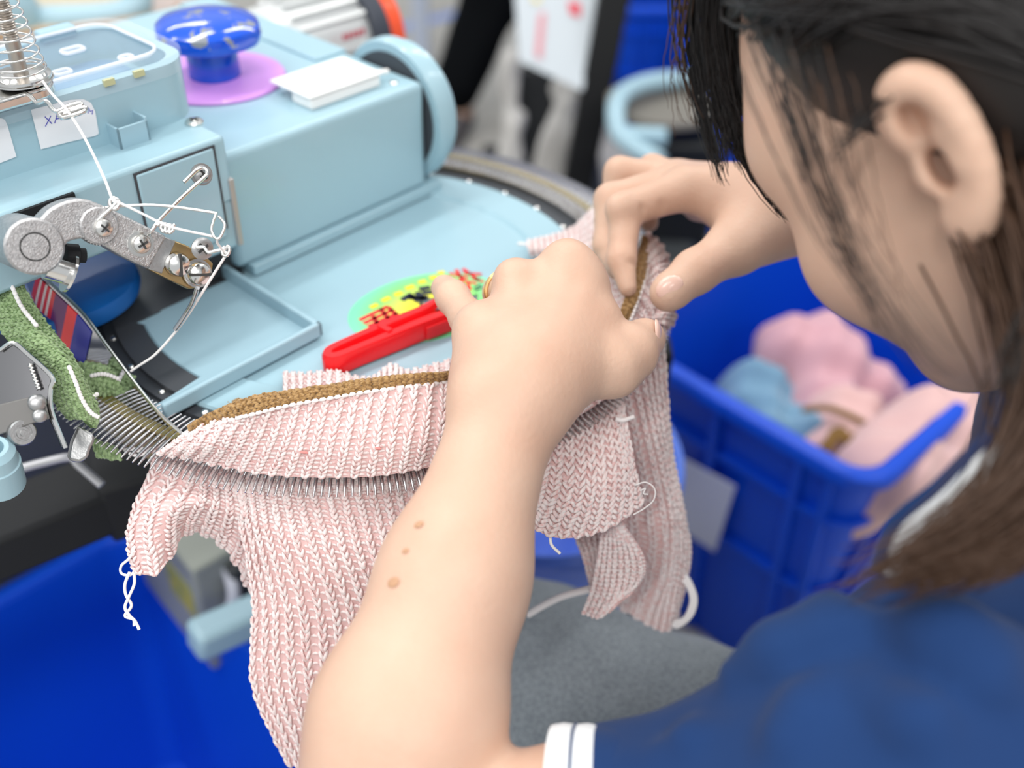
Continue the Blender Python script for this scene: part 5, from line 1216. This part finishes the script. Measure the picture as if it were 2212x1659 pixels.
# control box with a yellow label, white cable
GGR = mat('grey_green_paint', '#9a9f97', 0.5); YLB = mat('yellow_label', '#c9b93e', 0.5, var=(60, '#8a9a58', 0.8)); DKG = mat('dark_grey_plastic', '#33373a', 0.5)
CB = beam(D(335, 1130, 1.04), D(490, 1320, 0.965), .050, .16, 'control_box', GGR, SD)
beam(D(395, 1220, 0.985), D(455, 1290, 0.955), .034, .05, 'yellow_label', YLB, CB, None, .001)
beam(D(395, 1140, 1.03), D(540, 1310, 0.965), .028, .12, 'dark_side', DKG, CB)
beam(D(470, 1230, 1.01), DC + V(.02, .02, -.28), .03, .03, 'bracket', DKG, CB)
mb = MB(); mb.tube(crom([D(x, y, t) for x, y, t in ((430, 1140, .95), (470, 1190, .94), (495, 1240, .93), (505, 1290, .93), (490, 1330, .94))], 24), .006, 8); mb.build('cable', mat('pale_cable', '#c9ccd6', .5), CB, M=iSD)
mb = MB(); mb.ball((0, 0, 0), (.012, .012, .009), 16, 8, M=frame(D(460, 1180, .935), V(0, -.5, 1))); mb.build('red_button', mat('red_button', '#d8202c', .35), CB, M=iSD)
# dark equipment case behind the ring, seen through the hand
EQ = thing('equipment_case', 'dark equipment case with grey lid between the needle ring and crate', 'case', (*D(1490, 590, 1.55)[:2], 0.0))
iE = inv_of(EQ); e0 = D(1490, 590, 1.55)
beam(V(e0[0] - .06, e0[1] + .06, 0), V(e0[0] - .06, e0[1] + .06, e0[2] - .02), .16, .18, 'body', mat('charcoal_plastic', '#202427', .45), EQ, iE, .01)
beam(D(1445, 612, 1.50), D(1545, 560, 1.55), .05, .02, 'lid_strip', mat('mid_grey_plastic', '#6f7678', .5), EQ, iE)

# --- far things
TBW = thing('work_table', 'cream-topped wooden table behind the machine head', 'table', tuple(V(*ZP(230, 60, -.05)[:2], 0)))
iT = inv_of(TBW); CREAM = mat('cream_laminate', '#bdb4a0', .6, spec=.1); WOOD = mat('brown_wood_edge', '#a98a68', .55, var=(30, '#8f704e', .6))
ta, tb = ZP(-160, 118, -.05), ZP(392, 48, -.05); dt = tb - ta; dt /= np.linalg.norm(dt); nt_ = V(-dt[1], dt[0], 0)
mb = MB(); Q4 = [ta, tb, tb + nt_ * .6, ta + nt_ * .6]; mb.add([q + V(0, 0, 0.001) for q in Q4] + [q - V(0, 0, .02) for q in Q4], [(0, 1, 2, 3), (7, 6, 5, 4), (0, 4, 5, 1), (1, 5, 6, 2), (2, 6, 7, 3), (3, 7, 4, 0)]); mb.build('table_top', CREAM, TBW, M=iT, smooth=False)
beam(ta - nt_ * .006 - V(0, 0, .006), tb - nt_ * .006 - V(0, 0, .006), .012, .04, 'wood_edge', WOOD, TBW, iT, .002); beam(tb + dt * .006 - V(0, 0, .006), tb + dt * .006 + nt_ * .6 - V(0, 0, .006), .012, .04, 'wood_edge', WOOD, TBW, iT, .002)
for q in (ta + nt_ * .05 + dt * .05, tb + nt_ * .05 - dt * .05, tb + nt_ * .55 - dt * .05, ta + nt_ * .55 + dt * .05): beam(V(q[0], q[1], Z0 - .07), V(q[0], q[1], 0), .05, .05, 'leg', WOOD, TBW, iT)
FR = thing('bent_tube_frame', 'light blue bent tube frame standing on the cream table', 'frame', tuple(ZP(290, 50, -.05)))
iF_ = inv_of(FR); tf = TD(ZP(280, 50, -.05))
mb = MB(); mb.tube(crom([D(x, y, tf) for x, y in ((95, 46), (200, 42), (262, 34), (294, 16), (300, -24), (300, -90))], 30), .017, 12); mb.build('tube', BLUE2, FR, M=iF_)
DK = thing('light_blue_cone', 'light blue rounded machine part on the far cream table beside the spring', 'machine part', tuple(ZP(22, 50, -.05)))
mb = MB(); mb.lathe([(0, 0), (.034, 0), (.036, .012), (.03, .04), (.015, .055), (0, .056)], 32); mb.build('casing', BLUE2, DK)
WB_ = thing('white_box', 'small white box on the far end of the cream table', 'box', tuple(ZP(440, 30, -.05) + nt_ * .06))
mb = MB(); mb.box((-.05, -.04, 0), (.05, .04, .04)); mb.build('carton', mat('white_card', '#eee3e2', .7), WB_, bevel=.002)
WB_.location = tuple(ZP(372, 10, -.0485)); WB_.rotation_euler[2] = math.atan2(dt[1], dt[0])
# standing colleague in black trousers
P2 = thing('person', 'person in black trousers and dark shoes standing behind the machine', 'person', tuple(V(*D(1000, 262, 2.68)[:2], 0.0)))
iP2 = inv_of(P2)
an1 = D(990, 262, 2.68); kn1 = D(1062, -10, 2.60); an1[2] = max(an1[2], .09)
hp1 = kn1 + V(.02, .10, .42); sh_ = V(.30, .0, 0)
sk = []
for o in (V(0, 0, 0), V(.24, .10, 0)):
    sk += [RC(an1 + o, kn1 + o, .040, .055, k=.02), RC(kn1 + o, hp1 + o * .7, .055, .080, k=.03), RC(an1 + o + V(0, 0, -.05), an1 + o + V(-.04, -.17, -.055), .036, .030, k=.03)]
ctr = hp1 + V(.08, .03, .05)
sk += [RC(ctr, ctr + V(0, 0, .42), .12, .14, k=.08), RC(ctr + V(-.15, 0, .44), ctr + V(.15, 0, .44), .06, .06, k=.05), RC(ctr + V(0, 0, .45), ctr + V(0, -.02, .56), .05, .05, k=.03), EL(ctr + V(0, -.03, .66), (.075, .095, .115), k=.03), EL(ctr + V(0, -.13, .64), .015, k=.02)]
for s_ in (-1, 1):
    e1 = ctr + V(.185 * s_, -.02, .18); w1 = ctr + V(.165 * s_, -.18, .0); sk += [RC(ctr + V(.17 * s_, 0, .43), e1, .048, .038, k=.03), RC(e1, w1, .038, .026, k=.02), RC(w1, w1 + V(0, -.05, -.03), .028, .026, k=.02)]
    for q in range(4): sk.append(RC(w1 + V((q - 1.5) * .017, -.05, -.03), w1 + V((q - 1.5) * .019, -.12 + abs(q - 1.5) * .01, -.07), .009, .007, k=.004))
    sk.append(RC(w1 + V(-.02 * s_, -.02, -.02), w1 + V(-.045 * s_, -.07, -.04), .011, .008, k=.006))
v, F = sdf_surface(sk, .007, smooth=2); mesh_obj('body', v, F, SKIN, P2, iP2)
BLT = mat('black_trousers', '#06080b', .9, spec=.1)
tr_ = []
for o in (V(0, 0, 0), V(.24, .10, 0)): tr_ += [RC(an1 + o + V(0, 0, .045), kn1 + o, .066, .078, k=.02), RC(kn1 + o, hp1 + o * .7, .078, .10, k=.03)]
tr_ += [RC(ctr + V(-.04, 0, -.03), ctr + V(.05, 0, -.03), .135, .135, k=.05), dict(op='mod', fn=lambda P: fold(P, .3, .004, 40), k=.001)]
v, F = sdf_surface(tr_, .008, smooth=2); mesh_obj('trousers', v, F, BLT, P2, iP2)
v, F = sdf_surface([RC(ctr + V(0, 0, .05), ctr + V(0, 0, .42), .142, .160, k=.06), RC(ctr + V(-.16, 0, .43), ctr + V(.16, 0, .43), .075, .075, k=.05)], .01, smooth=2); mesh_obj('shirt', v, F, NAVY, P2, iP2)
v, F = sdf_surface([EL(ctr + V(0, -.015, .69), (.083, .098, .108), k=.02), EL(ctr + V(0, -.12, .63), (.08, .07, .09), k=.02, op='sub')], .007, smooth=2); mesh_obj('hair', v, F, HAIR, P2, iP2)
for o in (V(0, 0, 0), V(.24, .10, 0)):
    v, F = sdf_surface([RC(an1 + o + V(.0, .02, -.05), an1 + o + V(-.04, -.17, -.055), .045, .036, k=.03), dict(op='cap', t='el', c=V(an1[0], an1[1], 1.0), r=V(5., 5., .998), R=None, k=.002)], .006); mesh_obj('shoe', v, F, mat('grey_shoe', '#5a5658', .7), P2, iP2)
# black post with a paper card
PO = thing('black_post', 'slanted black steel post with a white paper card hanging on it', 'post', tuple(V(*D(1262, 240, 1.95)[:2], 0)))
iPO = inv_of(PO); p_top = D(1338, -70, 1.86); p_mid = D(1246, 400, 2.0); dd = p_mid - p_top; p_bot = p_top + dd * (p_top[2] / -dd[2])
beam(p_bot, p_top, .066, .06, 'post', mat('black_satin_paint', '#0a0c0e', .5, spec=.3), PO, iPO, .006)
cpts = [(1108, -60), (1300, -20), (1258, 196), (1122, 132)]
def card_P(x, y, dz=0.0): return D(x, y, 1.90 - dz)
CPM = mat('white_card_paper', '#c3cbd1', .6)
mb = MB(); A = [card_P(*p) for p in cpts]; B_ = [card_P(*p, -.004) for p in cpts]; mb.add(A + B_, [(3, 2, 1, 0), (4, 5, 6, 7)] + [(i, (i + 1) % 4, 4 + (i + 1) % 4, 4 + i) for i in range(4)]); CDP = mb.build('paper_card', CPM, PO, M=iPO, smooth=False)
for pts, m in (([(1228, 2), (1252, 6), (1254, 36), (1232, 30)], mat('card_red_mark', '#d81e3c', .5)), ([(1164, 30), (1178, 26), (1170, 128), (1156, 120)], mat('card_pink_mark', '#d48c95', .6)), ([(1150, -6), (1168, -4), (1166, 6), (1152, 4)], mat('card_yellow_mark', '#e6cf6a', .6))):
    mb = MB(); A = [card_P(*p, .003) for p in pts]; B_ = [card_P(*p, .0) for p in pts]; mb.add(A + B_, [(3, 2, 1, 0), (4, 5, 6, 7)] + [(i, (i + 1) % 4, 4 + (i + 1) % 4, 4 + i) for i in range(4)]); mb.build('printed_mark', m, CDP, M=iPO, smooth=False)
# black stool with grey rags behind the ring
STL = thing('black_pedestal', 'black pedestal behind the far rim of the needle ring', 'pedestal', tuple(V(*D(1155, 330, 2.45)[:2], 0)))
iS2 = inv_of(STL)
beam(V(*D(1160, 250, 2.45)[:2], 0), D(1160, 150, 2.45), .12, .10, 'column', mat('matt_black', '#15181b', .6), STL, iS2); beam(V(*D(1170, 340, 2.4)[:2], 0), V(*D(1170, 340, 2.4)[:2], .05), .3, .3, 'foot', mat('matt_black_foot', '#1b1e22', .6), STL, iS2, .01)
RAG = mat('grey_white_cloth', '#b5b3b0', .9, sheen=.2)
heap('cloth_rag', 'grey-white rag hanging beside the black post', [RC(D(1215, 200, 2.1), D(1205, 300, 2.12), .030, .034, k=.03), RC(D(1205, 300, 2.12), V(*D(1200, 400, 2.12)[:2], .02), .034, .045, k=.03)], RAG, 2.0, .012, .007, 'rags behind the ring')
heap('cloth_rag', 'pale rag hanging between black trousers and paper card', [RC(D(1100, 130, 2.3), D(1104, 260, 2.32), .022, .022, k=.03), RC(D(1104, 260, 2.32), V(*D(1104, 380, 2.32)[:2], .02), .022, .04, k=.03)], RAG, 2.9, .010, .007, 'rags behind the ring')
# second machine: light blue hoop and dark parts
M2 = thing('hoop_machine', 'light blue bent hoop arm with grey plate on dark base before blue crates', 'machine', tuple(V(*D(1440, 260, 1.75)[:2], 0)))
i2 = inv_of(M2)
mb = MB(); mb.tube(crom([D(x, y, t) for x, y, t in ((1428, 352, 1.62), (1375, 322, 1.64), (1338, 290, 1.66), (1330, 240, 1.68), (1345, 205, 1.72), (1390, 182, 1.76), (1460, 172, 1.80), (1530, 172, 1.84), (1600, 190, 1.86))], 50), .0165, 12); mb.build('hoop', BLUE2, M2, M=i2)
beam(D(1345, 292, 1.66), D(1440, 296, 1.66), .03, .024, 'cross_bar', BLUE2, M2, i2)
mb = MB(); mb.lathe([(0, 0), (.10, 0), (.10, .012), (0, .012)], 40, M=frame(D(1430, 232, 1.78), (0, 0, 1))); mb.build('plate', mat('grey_plate', '#77736c', .5), M2, M=i2)
beam(V(*D(1470, 270, 1.80)[:2], 0), D(1470, 270, 1.80), .16, .14, 'base', mat('black_machine_base', '#14171a', .5), M2, i2, .01)
# blue crates behind
bk = D(1480, 200, 2.35) + V(-.03, .14, 0)
crate('blue plastic crate standing on the floor behind the light blue hoop', 'blue plastic crates', (bk[0] - .12, bk[1] + .10), math.radians(8), .62, .45, .36, 0.0, .03)
crate('upper blue plastic crate stacked behind the light blue hoop and fringe', 'blue plastic crates', (bk[0] - .12, bk[1] + .11), math.radians(8), .62, .45, .74, .362, .03)
crate('blue plastic crate on the floor nearest behind the worker and hoop', 'blue plastic crates', (bk[0] + .05, bk[1] - .42), math.radians(4), .60, .42, .34, 0.0, .03)
# pale post and blue floor tape
PP = thing('pale_post', 'pale grey-blue post at the far side left of black trousers', 'post', tuple(V(*D(910, 120, 3.1)[:2], 0)))
beam(V(*D(910, 120, 3.1)[:2], 0), V(*D(910, 120, 3.1)[:2], 1.1), .05, .05, 'tube', mat('pale_blue_paint', '#c3cde0', .45), PP, inv_of(PP))
TAPE = mat('blue_floor_tape', '#8fa4dc', .6)
q0, q1 = ZP(860, 62, -Z0), ZP(985, 30, -Z0)
mb = MB(); d_ = (q1 - q0) / np.linalg.norm(q1 - q0); s2 = V(-d_[1], d_[0], 0) * .03; q0 = q0 - d_ * .5; q1 = q1 + d_ * .6
mb.add([q0 - s2 + V(0, 0, .002), q1 - s2 + V(0, 0, .002), q1 + s2 + V(0, 0, .002), q0 + s2 + V(0, 0, .002)], [(0, 1, 2, 3)]); tag(mb.build('trim_1', TAPE, smooth=False), 'blue tape line across the concrete floor', kind='structure')

# green knit scraps caught on the needles
GK = thing('green_knit', 'green knit scrap with white chain stitch caught on the needles', 'knit scrap', tuple(D(200, 850, .5)))
iG = inv_of(GK)
gA = [[(-20, 600, .505), (20, 600, .502), (45, 612, .505)], [(-10, 690, .500), (45, 690, .495), (95, 690, .503)], [(40, 760, .497), (100, 745, .490), (155, 770, .503)], [(100, 820, .495), (150, 800, .486), (190, 838, .500)], [(120, 870, .493), (168, 860, .486), (212, 890, .498)], [(150, 905, .495), (180, 905, .488), (205, 925, .496)]]
knit('main_strip', GK, pxt(gA), 36, 12, yr=.0007, rib=False, mats=(GREENY, GREENB), relief=.0008, jit=.0003, seed=31, iM=iG, th=.003)
gB = [[(150, 790, .530), (170, 815, .527), (180, 840, .530)], [(200, 785, .533), (215, 820, .528), (222, 865, .532)], [(250, 800, .537), (252, 830, .532), (245, 868, .536)], [(290, 815, .543), (285, 845, .538), (272, 872, .542)]]
knit('end_strip', GK, pxt(gB), 12, 9, yr=.0009, rib=False, mats=(GREENY, GREENB), relief=.0012, jit=.0005, seed=32, iM=iG, th=.003)
gC = [[(196, 950, .515), (205, 965, .512), (214, 985, .514)], [(225, 962, .515), (235, 975, .512), (240, 988, .514)], [(250, 968, .517), (256, 980, .515), (262, 990, .517)]]
knit('hanging_bit', GK, pxt(gC), 8, 4, yr=.0009, rib=False, mats=(GREENY, GREENB), relief=.0012, jit=.0006, seed=33, iM=iG, th=.002)
def gchain(pts, n):
    mb = MB(); P = crom([D(*p) for p in pts], n)
    for i in range(n - 1): 
        a, b = P[i], P[i + 1]; d = b - a; mb.tube([a, a + d * .35, a + d * .75, a + d * 1.1], [.0008, .0012, .0012, .0008], 6)
    mb.build('white_chain', WHITEY, GK, M=iG, angle=70)
gchain([(18, 600, .497), (45, 660, .492), (80, 705, .490)], 14); gchain([(148, 790, .484), (165, 830, .482), (176, 860, .482), (195, 890, .483), (214, 902, .484)], 18); gchain([(195, 812, .524), (225, 808, .525), (255, 818, .530), (290, 835, .536)], 14)
gchain([(212, 850, .50), (195, 862, .497), (180, 872, .495)], 6)
